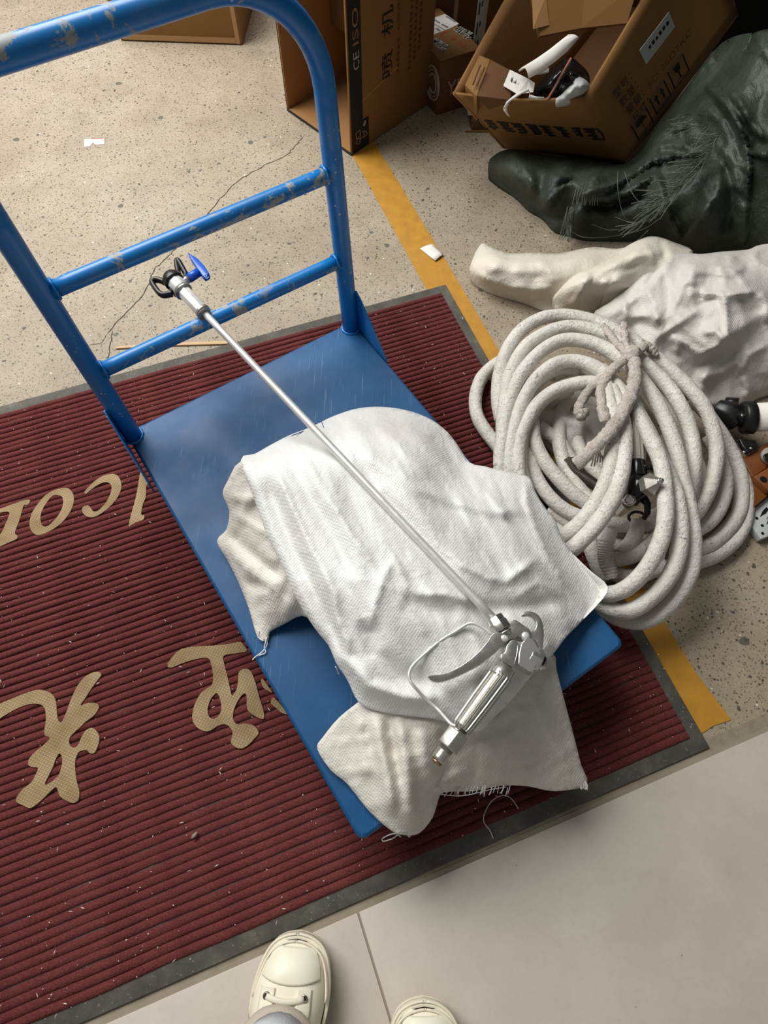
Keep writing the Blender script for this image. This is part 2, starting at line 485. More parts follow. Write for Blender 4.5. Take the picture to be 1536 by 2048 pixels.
# ------------------------------------------------------------------ welcome mat
mat = thing('entrance_mat', 'dark red ribbed welcome mat with beige lettering under the blue trolley', 'mat', mat_corner)
MLEN = 2.05
b = MB(); b.prism([mp(0,0,.0015), mp(0,ML,.0015), mp(-MLEN,ML,.0015), mp(-MLEN,0,.0015)], (0,0,.0045))
bo = b.build('rubber_backing', MAT['rubber'], mat, bevel=.0015)
pitch = .0140
bord = .026
nr = int((ML-2*bord)/pitch)
pitch = (ML-2*bord)/nr
rl = MLEN-2*bord
variants = []
rr = random.Random(4)
for k in range(5):
    b = MB(); NS = 150; prof = [(-.5,0),(-.40,.0042),(-.18,.0066),(.12,.0068),(.38,.0046),(.5,0)]
    vs = []
    ph = rr.uniform(0, 50)
    for i in range(NS+1):
        u = -rl*i/NS
        wob = mnoise.noise(Vector((u*9, ph, 0)))*.0016
        hz = 1+.16*mnoise.noise(Vector((u*14, ph+9, 0)))+.12*mnoise.noise(Vector((u*60, ph+4, 0)))
        for (c, h) in prof:
            j = mnoise.noise(Vector((u*55, ph+c*3, 7)))*.0006
            q = mu*u + mv*(c*pitch*1.02+wob+j) + Vector((0,0,h*hz))
            vs.append(q)
    m_ = len(prof); fs = []
    for i in range(NS):
        for c in range(m_-1):
            fs.append((i*m_+c, i*m_+c+1, (i+1)*m_+c+1, (i+1)*m_+c))
    b.add(vs, fs, True)
    b.v = [tuple(Vector(v)+mat_corner) for v in b.v]
    variants.append(b)
meshes = []
for i in range(nr):
    if i < 5:
        o = variants[i].build('rib', MAT['pile'], mat); meshes.append(o.data)
    else:
        o = bpy.data.objects.new('rib', meshes[rr.randrange(5)]); COL.objects.link(o); o.parent = mat
    loc = -mu*bord + mv*(bord+pitch*(i+.5)) + Vector((0,0,.0058))
    o.location = loc
    o.scale.z = 1-.38*max(0, min(1, (i/nr-.45)/.4))      # pile trodden flatter toward the doorway
# beige letters woven into the pile (they read from the far side of the mat)
def letter(name, outer, holes=(), conv=None):
    polys = [outer]+list(holes)
    V = []; E = []
    for pl in polys:
        q = [conv(p) for p in pl]
        q = spline(q, 4, True) if len(pl) > 4 else [np.array(a) for a in q]
        W = [at(a[0], a[1], .012) for a in q]
        s0 = len(V); V += [Vector((w.x, w.y)) for w in W]
        E += [(s0+i, s0+(i+1) % len(W)) for i in range(len(W))]
    vo, eo, fo, *_ = delaunay_2d_cdt(V, E, [], 2, 1e-6)
    # keep only the faces inside outer and outside the holes
    def inside(pt, poly):
        c = False; n = len(poly)
        for i in range(n):
            a, bq = poly[i], poly[i-1]
            if (a.y > pt.y) != (bq.y > pt.y) and pt.x < (bq.x-a.x)*(pt.y-a.y)/(bq.y-a.y+1e-12)+a.x: c = not c
        return c
    loops = []; s0 = 0
    for pl in polys:
        n = len(pl)*4 if len(pl) > 4 else len(pl)
        loops.append(V[s0:s0+n]); s0 += n
    keep = []
    for f in fo:
        cen = sum((vo[i] for i in f), Vector((0,0)))/len(f)
        if inside(cen, loops[0]) and not any(inside(cen, h) for h in loops[1:]): keep.append(f)
    b = MB(); b.add([(p.x, p.y, .0135) for p in vo], keep)
    o = b.build(name, MAT['letter'], mat)
    md = o.modifiers.new('solid', 'SOLIDIFY'); md.thickness = .007; md.offset = -1
    o.data.update()
    if len(o.data.polygons) and o.data.polygons[0].normal.z < 0: o.data.flip_normals()
    return o
cA = lambda p: (p[0]/5.12, 900+p[1]/5.12)
cB = lambda p: (p[0]/6.4, 1320+p[1]/6.4)
cC = lambda p: (320+p[0]/5.12, 1260+p[1]/5.12)
letter('letter_o', [(690,392),(745,440),(760,510),(735,610),(660,720),(560,805),(450,860),(370,870),(320,820),(305,750),(330,650),(400,540),(490,450),(590,405)],
       [[(600,465),(545,470),(480,540),(430,630),(418,720),(440,780),(490,782),(560,720),(625,630),(650,545),(640,485)]], cA)
letter('letter_c', [(1180,252),(1230,300),(1245,380),(1210,480),(1130,580),(1040,650),(960,690),(890,682),(848,640),(850,590),(905,570),(935,600),(960,632),(1010,620),(1080,550),(1130,460),(1145,385),(1120,340),(1060,335),(980,375),(910,430),(885,450),(868,435),(910,380),(1000,300),(1090,258)], (), cA)
letter('letter_l', [(1445,225),(1480,270),(1520,345),(1500,370),(1495,480),(1465,560),(1448,660),(1478,672),(1470,715),(1390,745),(1330,782),(1322,770),(1345,660),(1385,520),(1410,400),(1428,290)], (), cA)
letter('letter_m', [(310,515),(290,560),(248,570),(225,640),(195,740),(160,830),(160,865),(183,880),(170,915),(90,950),(30,978),(-60,1010),(-90,960),(-30,900),(20,845),(55,770),(100,660),(80,635),(20,640),(-50,660),(-60,620),(20,600),(90,572),(170,545),(240,520)], (), cA)
letter('character_guang', [(1235,152),(1300,185),(1250,260),(1170,370),(1100,480),(1035,580),(1110,555),(1200,548),(1262,575),(1265,625),(1200,715),(1100,790),(1020,870),(940,940),(892,1010),(892,1075),(935,1120),(1000,1095),(1045,990),(1100,905),(1180,868),(1245,920),(1275,1000),(1255,1100),(1210,1190),(1150,1190),(1120,1160),(1050,1160),(1000,1195),(965,1300),(970,1440),(990,1570),(1020,1690),(1005,1790),(940,1830),(850,1800),(770,1740),(725,1630),(640,1690),(540,1790),(440,1870),(380,1895),(300,1860),(220,1820),(215,1760),(290,1660),(400,1570),(450,1490),(490,1385),(420,1370),(368,1340),(375,1270),(450,1180),(560,1090),(640,1000),(580,965),(572,900),(590,800),(590,690),(570,610),(520,570),(430,560),(300,590),(150,660),(0,750),(-150,830),(-180,700),(0,565),(150,500),(320,430),(490,382),(600,400),(680,450),(720,540),(730,650),(745,760),(780,800),(815,760),(860,650),(900,540),(960,400),(1040,270),(1130,190)],
       [[(765,1195),(798,1250),(795,1350),(760,1460),(690,1540),(600,1595),(580,1580),(620,1490),(680,1370),(720,1260)]], cB)
letter('character_ying', [(820,122),(850,150),(890,215),(780,240),(655,265),(660,350),(690,470),(715,580),(740,672),(785,610),(800,530),(808,440),(850,402),(905,402),(945,450),(985,560),(1015,680),(1050,790),(1068,870),(1060,910),(1000,895),(910,835),(890,770),(890,690),(870,650),(830,680),(785,750),(755,830),(750,910),(790,965),(880,960),(960,980),(1010,1050),(970,1110),(900,1180),(830,1215),(760,1190),(728,1140),(745,1060),(720,1000),(660,965),(590,985),(500,1035),(420,1025),(350,960),(332,880),(355,770),(410,660),(480,600),(535,560),(545,470),(530,370),(505,300),(450,285),(330,310),(220,345),(120,385),(80,370),(110,300),(190,215),(260,185),(400,168),(560,160),(700,145)],
       [[(590,650),(620,720),(630,810),(600,880),(545,912),(500,880),(490,800),(520,710),(555,665)]], cC)
letter('character_stroke', [(1050,500),(1110,580),(1150,640),(1110,625),(1060,590),(1038,540)], (), cC)
letter('character_stroke', [(1160,690),(1230,760),(1320,860),(1250,850),(1190,800),(1135,745)], (), cC)
# white lint caught in the pile: far too many flecks to count
b = MB(); rl_ = random.Random(11)
for k in range(1700):
    u = -rl_.random()*MLEN; v = .03+rl_.random()*(ML-.05)
    p = mp(u, v, .0142); L = rl_.choice([.0006,.0008,.001,.0013,.0018,.004]); a = rl_.uniform(0, 6.3); w = .0005+.0004*rl_.random()
    if L < .003: L *= .9; w *= 1.2
    d = Vector((math.cos(a), math.sin(a), 0))*L; s = Vector((-d.y, d.x, 0)).normalized()*w
    b.add([p-d, p+s, p+d, p-s, p+Vector((0,0,.0008))], [(0,1,4),(1,2,4),(2,3,4),(3,0,4)])
lint = b.build('lint_flecks', MAT['white_paper'])
tag(lint, 'tiny white lint flecks scattered all over the red mat', 'lint', None, 'stuff')

# ------------------------------------------------------------------ trolley
CY = .60355
cu = Vector((math.cos(CY), math.sin(CY), 0)); cv = Vector((-math.sin(CY), math.cos(CY), 0))
c0 = Vector((-.0264, -.0327, 0))
CL, CW, CHT = .8492, .5252, .1652
def cp(u, v, z): return c0+cu*u+cv*v+Vector((0,0,z))
trolley = thing('platform_trolley', 'blue steel platform trolley with scuffed tubular push handle, carrying the white sack', 'trolley', cp(CW/2, CL/2, 0))
b = MB()
def rrect(e, z, r=.012):
    pts = []
    for (u, v, a0) in ((CW-r-e, r+e, -90), (CW-r-e, CL-r-e, 0), (r+e, CL-r-e, 90), (r+e, r+e, 180)):
        for k in range(4):
            a = math.radians(a0+30*k); pts.append(cp(u+r*math.cos(a), v+r*math.sin(a), z))
    return pts
# pressed sheet deck: rolled edge and a folded skirt
rings = [rrect(.004, CHT-.040), rrect(0, CHT-.038), rrect(0, CHT-.005), rrect(.0015, CHT-.0015), rrect(.005, CHT)]
n = 16; vs = [p for r_ in rings for p in r_]
fs = [(i*n+k, i*n+(k+1)%n, (i+1)*n+(k+1)%n, (i+1)*n+k) for i in range(4) for k in range(n)]
b.add(vs, fs, True); b.add(rings[-1], [tuple(range(n))]); b.add(rings[0], [tuple(range(n))])
b.build('deck', MAT['deck'], trolley)
TR = .0172
INS, INR, INB, TLT = .010, .014, .016, .077
ZT = .7858; RB = .15; RL = .085
def post(u, z): return cp(u, CL-INB+TLT*(z-CHT), z)
path = [post(INS, CHT-.002)]
for k in range(1, 9): path.append(post(INS, CHT+(ZT-RL-CHT)*k/8))
for k in range(1, 13):
    a = math.pi/2*k/12; path.append(post(INS+RL*(1-math.cos(a)), ZT-RL+RL*math.sin(a)))
for k in range(1, 8): path.append(post(INS+RL+(CW-INS-INR-RB-RL)*k/8, ZT))
for k in range(0, 13):
    a = math.pi/2*k/12; path.append(post(CW-INR-RB+RB*math.sin(a), ZT-RB+RB*math.cos(a)))
for k in range(1, 9): path.append(post(CW-INR, ZT-RB-(ZT-RB-CHT)*k/8+(-.002 if k == 8 else 0)))
b = MB(); b.tube(path, TR, 24); b.build('handle', MAT['blue_handle'], trolley)
for z in (.5077, .3381):
    b = MB(); b.tube([post(INS+.01+(CW-INS-INR-.02)*k/12, z) for k in range(13)], .0133, 20); ru = b.build('rung', MAT['blue_worn'], trolley)
    for u, sgn in ((INS+TR, 1), (CW-INR-TR, -1)):
        b = MB(); q = post(u, z)
        b.tube([q+cu*(sgn*.001)+(cv*math.cos(a)+Vector((0,0,1))*math.sin(a))*.0145 for a in [i*2*math.pi/20 for i in range(20)]], [.0028+.0009*math.sin(i*2.3) for i in range(20)], 6, closed=True)
        b.build('weld_bead', MAT['blue'], ru)
for u in (INS, CW-INR):
    b = MB(); q = post(u, CHT+.001)
    b.tube([q+(cv*math.cos(a)+cu*math.sin(a))*(TR+.001) for a in [i*2*math.pi/24 for i in range(24)]], [.0030+.001*math.sin(i*2.9) for i in range(24)], 6, closed=True)
    b.build('weld_bead', MAT['blue'], trolley)
for u, s in ((-.0105, 1), (CW-.0005, 1)):
    b = MB(); g = [(CL-.004, CHT-.03), (CL-.004+TLT*.0, CHT+.085), (CL-.02, CHT+.100), (CL-.035, CHT+.092), (CL-.132, CHT+.004), (CL-.135, CHT-.03)]
    b.prism([cp(u, v, z) for v, z in g], cu*.003); b.build('gusset', MAT['blue'], trolley, bevel=.0006)
# castors
for iu, u in enumerate((.075, CW-.075)):
    for iv, v in enumerate((.10, CL-.10)):
        q = cp(u, v, 0); ax = cu
        b = MB(); b.box(q+Vector((0,0,.123)), .095, .075, .004, (cu, cv, Vector((0,0,1))))
        for s in (-1, 1):
            b.prism([q+ax*(s*.024)+cv*a+Vector((0,0,z)) for a, z in ((-.034,.121),(.034,.121),(.014,.040),(-.014,.040))], ax*(.003*s))
        b.cyl(q+ax*-.03+Vector((0,0,.05)), q+ax*.03+Vector((0,0,.05)), .006)
        ca = b.build('castor', MAT['grey_steel'], trolley)
        b = MB(); ws = q+Vector((0,0,.0635))
        zc = .0500+.0130
        b.lathe(q-ax*.017+Vector((0,0,zc)), ax, [(0,.018),(0,.040),(.004,.0495),(.030,.0495),(.034,.040),(.034,.018)], 28)
        b.build('wheel', MAT['black'], ca)
# ------------------------------------------------------------------ draped cloth
def tps(C, Z):
    """thin plate spline through control points"""
    C = np.array(C, float)/100.0; Z = np.array(Z, float); n = len(C)
    def U(r): 
        r = np.maximum(r, 1e-9); return r*r*np.log(r)
    K = U(np.linalg.norm(C[:, None]-C[None], axis=2)) + np.eye(n)*1e-3
    P = np.hstack([np.ones((n, 1)), C])
    A = np.zeros((n+3, n+3)); A[:n, :n] = K; A[:n, n:] = P; A[n:, :n] = P.T
    w = np.linalg.solve(A, np.concatenate([Z, np.zeros(3)]))
    def f(Q):
        Q = np.asarray(Q, float)/100.0
        return U(np.linalg.norm(Q[:, None]-C[None], axis=2)) @ w[:n] + w[n] + Q @ w[n+1:]
    return f

def polydist(Q, pl):
    """distance and signed side of points to a polyline, plus parameter along it"""
    best = np.full(len(Q), 1e9); side = np.zeros(len(Q)); par = np.zeros(len(Q)); acc = 0
    tot = sum(np.linalg.norm(np.subtract(b, a)) for a, b in zip(pl, pl[1:]))
    for a, b in zip(pl, pl[1:]):
        a = np.array(a, float); b = np.array(b, float); d = b-a; L = np.linalg.norm(d)
        t = np.clip(((Q-a)@d)/(L*L), 0, 1)
        e = Q-(a+t[:, None]*d); dist = np.linalg.norm(e, axis=1)
        m = dist < best
        best[m] = dist[m]; side[m] = np.sign(d[0]*e[m, 1]-d[1]*e[m, 0]); par[m] = (acc+t[m]*L)/tot
        acc += L
    return best, side, par

def rnoise(Q, s, seed, ridged=False, ax=1.0, ang=0.0):
    c, sn = math.cos(ang), math.sin(ang); out = np.empty(len(Q))
    for i, (x, y) in enumerate(Q):
        u = (c*x+sn*y)/s; v = (-sn*x+c*y)/(s*ax)
        if ridged == 2:      # creased facets, as in crumpled sheet
            wv = mnoise.noise(Vector((u*.7, v*.7, seed+5)))*.5
            d = mnoise.voronoi(Vector((u+wv, v-wv, seed)))[0]
            out[i] = .35-min(d[1]-d[0], .42)*1.6
        else:
            n = mnoise.noise(Vector((u, v, seed)))
            out[i] = (1-2*abs(n)) if ridged else n
    return out

def drape(name, m, parent, outline, inner, folds=(), step=9, floor_z=0.0, wr=(), skirt=.012, solid=.0012, smooth_outline=3, jag=0, zmin=None, inset=.35, deck=False, under=None):
    """cloth surface: outline and inner are (photo px, py, height). Heights are interpolated by a spline,
    folds are (polyline, height, width, kind), wr = (amp, scale px, seed, ridged, aspect, angle). The rim turns down."""
    ol = spline(outline, smooth_outline, True)
    ol = [np.array(p) for p in ol]
    # even out the spacing of the rim
    rim = []
    for i in range(len(ol)):
        a, b_ = ol[i], ol[(i+1) % len(ol)]
        n = max(1, int(np.linalg.norm((b_-a)[:2])/step))
        for k in range(n): rim.append(a+(b_-a)*k/n)
    if jag:
        rj = random.Random(5)
        rim = [p+np.array([rj.uniform(-jag, jag), rj.uniform(-jag, jag), 0]) for p in rim]
    R2 = np.array([p[:2] for p in rim]); RZ = np.array([p[2] for p in rim])
    ctl = [tuple(p[:2]) for p in outline]+[tuple(p[:2]) for p in inner]
    cz = [p[2] for p in outline]+[p[2] for p in inner]
    f = tps(ctl, cz)
    lo, hi = R2.min(0), R2.max(0)
    pts = []; rg = random.Random(3)
    y = lo[1]; row = 0
    while y < hi[1]:
        x = lo[0]+(step/2 if row % 2 else 0)
        while x < hi[0]:
            pts.append((x+rg.uniform(-.15, .15)*step, y+rg.uniform(-.15, .15)*step)); x += step
        y += step*.87; row += 1
    pts = np.array(pts)
    # inside test (vectorised crossing number) and clear of the rim
    ins = np.zeros(len(pts), bool); n = len(R2)
    md = np.full(len(pts), 1e9)
    for i in range(n):
        a, b_ = R2[i], R2[i-1]
        c = (a[1] > pts[:, 1]) != (b_[1] > pts[:, 1])
        xi = (b_[0]-a[0])*(pts[:, 1]-a[1])/((b_[1]-a[1]) if abs(b_[1]-a[1]) > 1e-9 else 1e-9)+a[0]
        ins ^= c & (pts[:, 0] < xi)
        md = np.minimum(md, (pts[:, 0]-a[0])**2+(pts[:, 1]-a[1])**2)
    pts = pts[ins & (md > (step*.55)**2)]
    allp = np.vstack([R2, pts])
    Z = f(allp); Z[:n] = RZ
    rd = np.full(len(allp), 1e9)
    for i in range(n): rd = np.minimum(rd, np.linalg.norm(allp-R2[i], axis=1))
    edge = np.clip(rd/(step*3), 0, 1)
    dz = np.zeros(len(allp))
    for fo in folds:
        pl, amp, wd = fo[0], fo[1], fo[2]; kind = fo[3] if len(fo) > 3 else 'round'
        d, s, par = polydist(allp, pl)
        fade = np.clip(np.minimum(par, 1-par)*6+.15, 0, 1)
        if kind == 'sharp': g = np.exp(-d/wd)
        elif kind == 'step': g = np.where(s > 0, np.exp(-d/(wd*2.5)), np.exp(-(d/(wd*.35))**2))
        elif kind == 'stepr': g = np.where(s < 0, np.exp(-d/(wd*2.5)), np.exp(-(d/(wd*.35))**2))
        else: g = np.exp(-(d/wd)**2)
        dz += amp*g*fade
    for w in wr:
        amp, sc, seed, rid, asp, ang = w
        dz += amp*rnoise(allp, sc, seed, rid, asp, ang)
    Z = Z+dz*edge
    if zmin is not None: Z = np.maximum(Z, zmin)
    if deck:      # rests on the trolley deck wherever it is above it
        for i, (x, y) in enumerate(allp):
            w = at(x, y, Z[i])-c0; u_, v_ = w.dot(cu), w.dot(cv)
            if -.004 < u_ < CW+.004 and -.006 < v_ < CL and Z[i] < CHT+.0035: Z[i] = CHT+.0035
    if under:     # pressed down by a bar that lies on it: (start, end, clearance, pressed half width)
        A_, B_, cl, hw = under; d_ = B_-A_
        for i, (x, y) in enumerate(allp):
            w = at(x, y, Z[i])-A_; t_ = max(0, min(1, w.dot(d_)/d_.length_squared))
            q_ = A_+d_*t_; lat = math.hypot(w.x-(q_.x-A_.x), w.y-(q_.y-A_.y))
            lim = q_.z-cl+max(0, lat-hw)*.55
            if Z[i] > lim: Z[i] = lim
    V2 = [Vector(p) for p in allp]
    E = [(i, (i+1) % n) for i in range(n)]
    vo, eo, fo_, ov, *_ = delaunay_2d_cdt(V2, E, [], 1, 1e-5)
    idx = [o[0] if o else -1 for o in ov]
    W = []
    for k, q in enumerate(vo):
        z = Z[idx[k]] if idx[k] >= 0 else float(f(np.array([[q.x, q.y]]))[0])
        W.append(at(q.x, q.y, z))
    b = MB(); b.add(W, [tuple(x) for x in fo_], True)
    # turn the rim down: a short rounded hem, or a wall to whatever it lies on
    rimi = [None]*n
    for k, i in enumerate(idx):
        if 0 <= i < n and rimi[i] is None: rimi[i] = k
    rimi = [r for r in rimi if r is not None]
    cen = sum((W[k] for k in rimi), Vector((0,0,0)))/len(rimi)
    m0 = len(b.v); L = len(rimi)
    for ring in (1, 2):
        for k in rimi:
            p = W[k]; h = p.z-floor_z
            drop = (min(skirt, h)*.5 if ring == 1 else min(h, max(skirt, 0))) if skirt < 5 else (h*.4 if ring == 1 else h)
            inn = Vector((cen.x-p.x, cen.y-p.y, 0)); inn = inn.normalized() if inn.length > 1e-6 else inn
            b.v.append(tuple(p+inn*(drop*(inset*.5 if ring == 1 else inset))-Vector((0,0,drop))))
    for i in range(L):
        j = (i+1) % L
        b.f.append((rimi[i], m0+i, m0+j, rimi[j])); b.sm.append(True)
        b.f.append((m0+i, m0+L+i, m0+L+j, m0+j)); b.sm.append(True)
    o = b.build(name, m, parent)
    if solid:
        md_ = o.modifiers.new('solid', 'SOLIDIFY'); md_.thickness = solid; md_.offset = 0
    return o

def crop(x0, y0, s):
    return lambda pts: [(x0+p[0]/s, y0+p[1]/s)+tuple(p[2:]) for p in pts]

GZ = .301
def g(x, y, z=GZ): return at(800+x/3.491, 1180+y/3.491, z)
lance_a = at(405, 622, .3381+.0133+.0062)
lance_b = g(668, 215, GZ+.006)
# ------------------------------------------------------------------ white sack on the trolley
k7 = crop(400, 780, 1.8286)
sack = thing('woven_sack', 'bright white woven plastic sack draped over a load on the blue trolley', 'sack', cp(CW*.55, CL*.42, CHT))
D = CHT
# the folded side of the sack seen below the top cloth
drape('side_fold', MAT['sack_tan'], sack, k7([(150,262,.296),(104,330,.262),(84,380,.238),(108,440,.228),(98,510,.205),(63,552,.186),(100,620,.180),(140,700,.178),(180,800,.176),(212,905,.173),(246,915,.172),(254,882,.176),(310,850,.190),(372,822,.205),(460,840,.22),(520,700,.25),(420,420,.28),(260,280,.295)]),
      k7([(180,400,.268),(150,520,.228),(200,640,.226),(240,740,.216),(300,700,.24),(270,560,.256),(330,800,.215)]),
      [(k7([(110,445),(200,500),(300,540)]), .010, 9, 'sharp'), (k7([(98,512),(180,590),(300,690)]), -.012, 11), (k7([(90,385),(160,400),(230,400)]), .010, 10, 'sharp'), (k7([(66,552),(160,640),(330,780)]), .012, 9, 'sharp'),
       (k7([(140,700),(240,720),(330,760)]), -.008, 10)],
      8, D, [(.005, 34, 1.0, True, 3, .5), (.003, 14, 2.0, False, 2, .4)], skirt=.02)
# lower front flap that hangs over the front edge of the deck
drape('front_flap', MAT['sack_tan'], sack, k7([(585,1138,.225),(510,1198,.205),(452,1268,.190),(430,1312,.182),(480,1390,.178),(540,1440,.176),(620,1540,.175),(700,1610,.172),(742,1626,.168),(800,1620,.150),(850,1562,.142),(870,1500,.138),(892,1470,.132),(1000,1466,.122),(1100,1446,.118),(1200,1448,.114),(1300,1466,.108),(1413,1442,.108),(1392,1370,.122),(1370,1280,.142),(1330,1130,.176),(1302,1020,.196),(1290,965,.206),(1180,950,.22),(900,1000,.235),(680,1060,.235)]),
      k7([(600,1250,.205),(560,1350,.192),(640,1450,.196),(700,1540,.188),(740,1400,.212),(720,1250,.222),(820,1300,.218),(860,1420,.180),(950,1330,.186),(1000,1250,.206),(1100,1300,.178),(1200,1200,.186),(1250,1330,.142),(1100,1420,.130),(800,1520,.176)]),
      [(k7([(640,1180),(660,1300),(690,1420),(700,1560)]), .020, 16, 'round'), (k7([(720,1200),(745,1320),(760,1450),(770,1590)]), .016, 15, 'round'), (k7([(690,1200),(710,1330),(730,1460)]), -.010, 13),
       (k7([(800,1230),(820,1340),(850,1430)]), .010, 14, 'round'), (k7([(580,1190),(590,1300),(610,1420)]), .012, 14), (k7([(890,1230),(900,1350),(905,1460)]), -.010, 14),
       (k7([(1020,1250),(1010,1350),(1000,1460)]), -.004, 10), (k7([(1120,1130),(1020,1260),(940,1340)]), -.006, 12), (k7([(1210,1100),(1280,1260),(1370,1400)]), .008, 9, 'sharp'), (k7([(1160,1130),(1190,1260),(1180,1430)]), .005, 14)],
      8, .03, [(.004, 36, 4.0, True, 3, 1.3), (.0022, 13, 2.0, False, 2, .4)], skirt=.004, deck=True)
# the big top cloth
rk_ = random.Random(17); crinkle = []
for _ in range(44):
    x, y = rk_.uniform(260, 1150), rk_.uniform(140, 900); L_ = rk_.uniform(70, 190); a_ = math.radians(rk_.uniform(50, 68))
    crinkle.append((k7([(x, y), (x+L_*.5*math.cos(a_)+rk_.uniform(-8,8), y+L_*.5*math.sin(a_)), (x+L_*math.cos(a_), y+L_*math.sin(a_))]), rk_.choice((-.0026,.003,.004)), rk_.uniform(3.5, 6.5), 'sharp'))
drape('top_cloth', MAT['sack'], sack, k7([(150,258,.305),(202,234,.296),(262,200,.286),(330,165,.272),(384,145,.262),(440,120,.248),(480,100,.235),(560,72,.222),(640,62,.215),(720,68,.212),(790,85,.210),(850,112,.208),(900,150,.206),(937,195,.206),(985,265,.212),(1040,280,.216),(1100,295,.212),(1160,310,.205),(1206,322,.200),(1226,372,.205),(1260,430,.205),(1300,480,.200),(1325,545,.196),(1370,610,.188),(1420,672,.180),(1470,735,.170),(1442,790,.178),(1390,850,.194),(1340,900,.208),(1290,965,.226),(1235,1015,.240),(1140,1130,.244),(1070,1200,.244),(1022,1246,.240),(940,1226,.240),(880,1204,.242),(740,1187,.238),(640,1170,.234),(580,1140,.234),(540,1060,.244),(500,1000,.250),(470,932,.256),(420,870,.262),(352,760,.272),(300,640,.280),(250,540,.286),(200,400,.296)]),
      k7([(250,300,.318),(400,260,.318),(560,180,.296),(700,180,.282),(820,220,.270),(600,330,.316),(800,360,.305),(900,430,.288),(1050,420,.262),(1150,450,.246),(430,500,.322),(600,520,.326),(780,560,.318),(950,560,.296),(1100,620,.274),(1220,600,.250),(1330,700,.214),(480,720,.312),(620,700,.322),(760,700,.316),(900,700,.306),(560,880,.296),(700,880,.306),(850,860,.300),(980,800,.292),(1120,800,.266),(1250,800,.238),(600,1020,.276),(720,1040,.276),(850,1040,.276),(960,1000,.278),(1060,940,.276),(1180,920,.258),(1000,1140,.262),(1100,1060,.264),(900,1140,.262)]),
      [(k7([(165,275),(220,420),(280,570),(350,720),(430,860),(520,1020),(610,1120)]), .014, 8, 'sharp'),
       (k7([(215,270),(290,450),(360,620),(440,790),(520,940),(600,1060)]), -.013, 14),
       (k7([(265,260),(340,430),(420,600),(490,740),(510,860),(540,960)]), .012, 11, 'sharp'),
       (k7([(330,260),(420,420),(500,560),(560,690)]), -.008, 13),
       (k7([(380,240),(470,400),(560,540),(640,640)]), .009, 10, 'sharp'),
       (k7([(520,880),(540,980),(620,1080),(740,1120),(870,1130)]), .016, 13, 'round'),
       (k7([(610,830),(640,960),(730,1040),(850,1080)]), -.014, 20),
       (k7([(712,612),(670,690),(640,780),(620,880)]), .008, 12, 'sharp'),
       (k7([(712,612),(760,720),(790,745),(900,750),(1000,775)]), .009, 10, 'sharp'),
       (k7([(730,770),(840,800),(960,810)]), -.008, 22),
       (k7([(860,590),(960,640),(1060,690),(1120,700),(1200,640),(1240,610)]), .012, 10, 'sharp'),
       (k7([(960,790),(1060,800),(1200,795),(1320,770)]), -.008, 16),
       (k7([(1120,700),(1150,760),(1240,700),(1330,760)]), .006, 10, 'sharp'),
       (k7([(1190,330),(1195,420),(1230,520),(1270,610),(1340,720)]), .012, 9, 'sharp'),
       (k7([(1130,440),(1200,560),(1250,640)]), -.005, 12),
       (k7([(700,270),(800,360),(900,400),(1060,440),(1190,450)]), .010, 12, 'round'),
       (k7([(560,200),(700,300),(800,420),(880,520)]), .007, 14),
       (k7([(640,120),(760,240),(840,330)]), .005, 12), (k7([(740,110),(840,220),(930,330)]), .006, 11, 'sharp'),
       (k7([(840,160),(920,260),(990,300)]), -.007, 12),
       (k7([(1290,965),(1250,900),(1180,860),(1090,830)]), .008, 12),
       (k7([(1010,1010),(1000,1100),(1020,1240)]), .005, 14)]+crinkle,
      6, .19, [(.0035, 44, 3.0, True, 6, -.58), (.0014, 15, 7.0, True, 7, -.55), (.007, 110, 2.0, 2, 2.4, -.6)], skirt=.03, inset=.2, under=(lance_a, lance_b, .0075, .008))
# frayed threads along the torn hem and loose strands
def strands(name, m, parent, lines, r=.0006):
    if len(lines) < 12:
        for q in lines[:-1]: strands(name, m, parent, [q], r) if len(lines) > 1 else None
        lines = lines[-1:]
    b = MB()
    for ln in lines:
        P = spline([at(*p) for p in ln], 5) if len(ln) > 2 else [at(*p) for p in ln]
        b.tube([Vector(p) for p in P], r, 5)
    o = b.build(name, m, parent)
    if len(lines) > 1: o['kind'] = 'stuff'
    return o
rf = random.Random(8); ln = []
for k in range(34):
    x = 890+rf.random()*250; y0 = 1452+rf.uniform(-8, 4)
    q = k7([(x, y0, .133), (x-4+rf.uniform(-3,3), y0+16, .128), (x-9+rf.uniform(-5,5), y0+24+rf.uniform(0,8), .122)]); ln.append(q)
for k in range(16):
    x = 1385+rf.random()*30; q = k7([(x, 1432+rf.uniform(-6,6), .111), (x+rf.uniform(-2,8), 1446, .109), (x+rf.uniform(-6,10), 1456+rf.uniform(0,8), .106)]); ln.append(q)
ln.append(k7([(872,1478,.137),(960,1484,.128),(1060,1462,.12),(1120,1452,.118)]))
strands('frayed_threads', MAT['sack'], sack, ln)
strands('loose_threads', MAT['sack'], sack, [
    k7([(240,905,.175),(246,925,.172),(238,945,.170),(222,962,.169),(200,978,.169),(192,988,.168)]),
    k7([(244,905,.176),(236,940,.172),(240,960,.169),(214,972,.168)]), k7([(215,880,.178),(214,905,.175),(232,918,.175)]),
    k7([(735,1622,.165),(700,1624,.15),(668,1640,.14),(672,1650,.138),(705,1640,.139),(722,1628,.14),(735,1634,.139)]),
    k7([(758,1622,.163),(765,1634,.15),(774,1622,.15)]), k7([(496,1012,.24),(504,1030,.22),(508,1040,.215),(500,1018,.225)])], .0009)
MAT['blue_thread'] = plain('blue_thread', (40,70,150), .6)
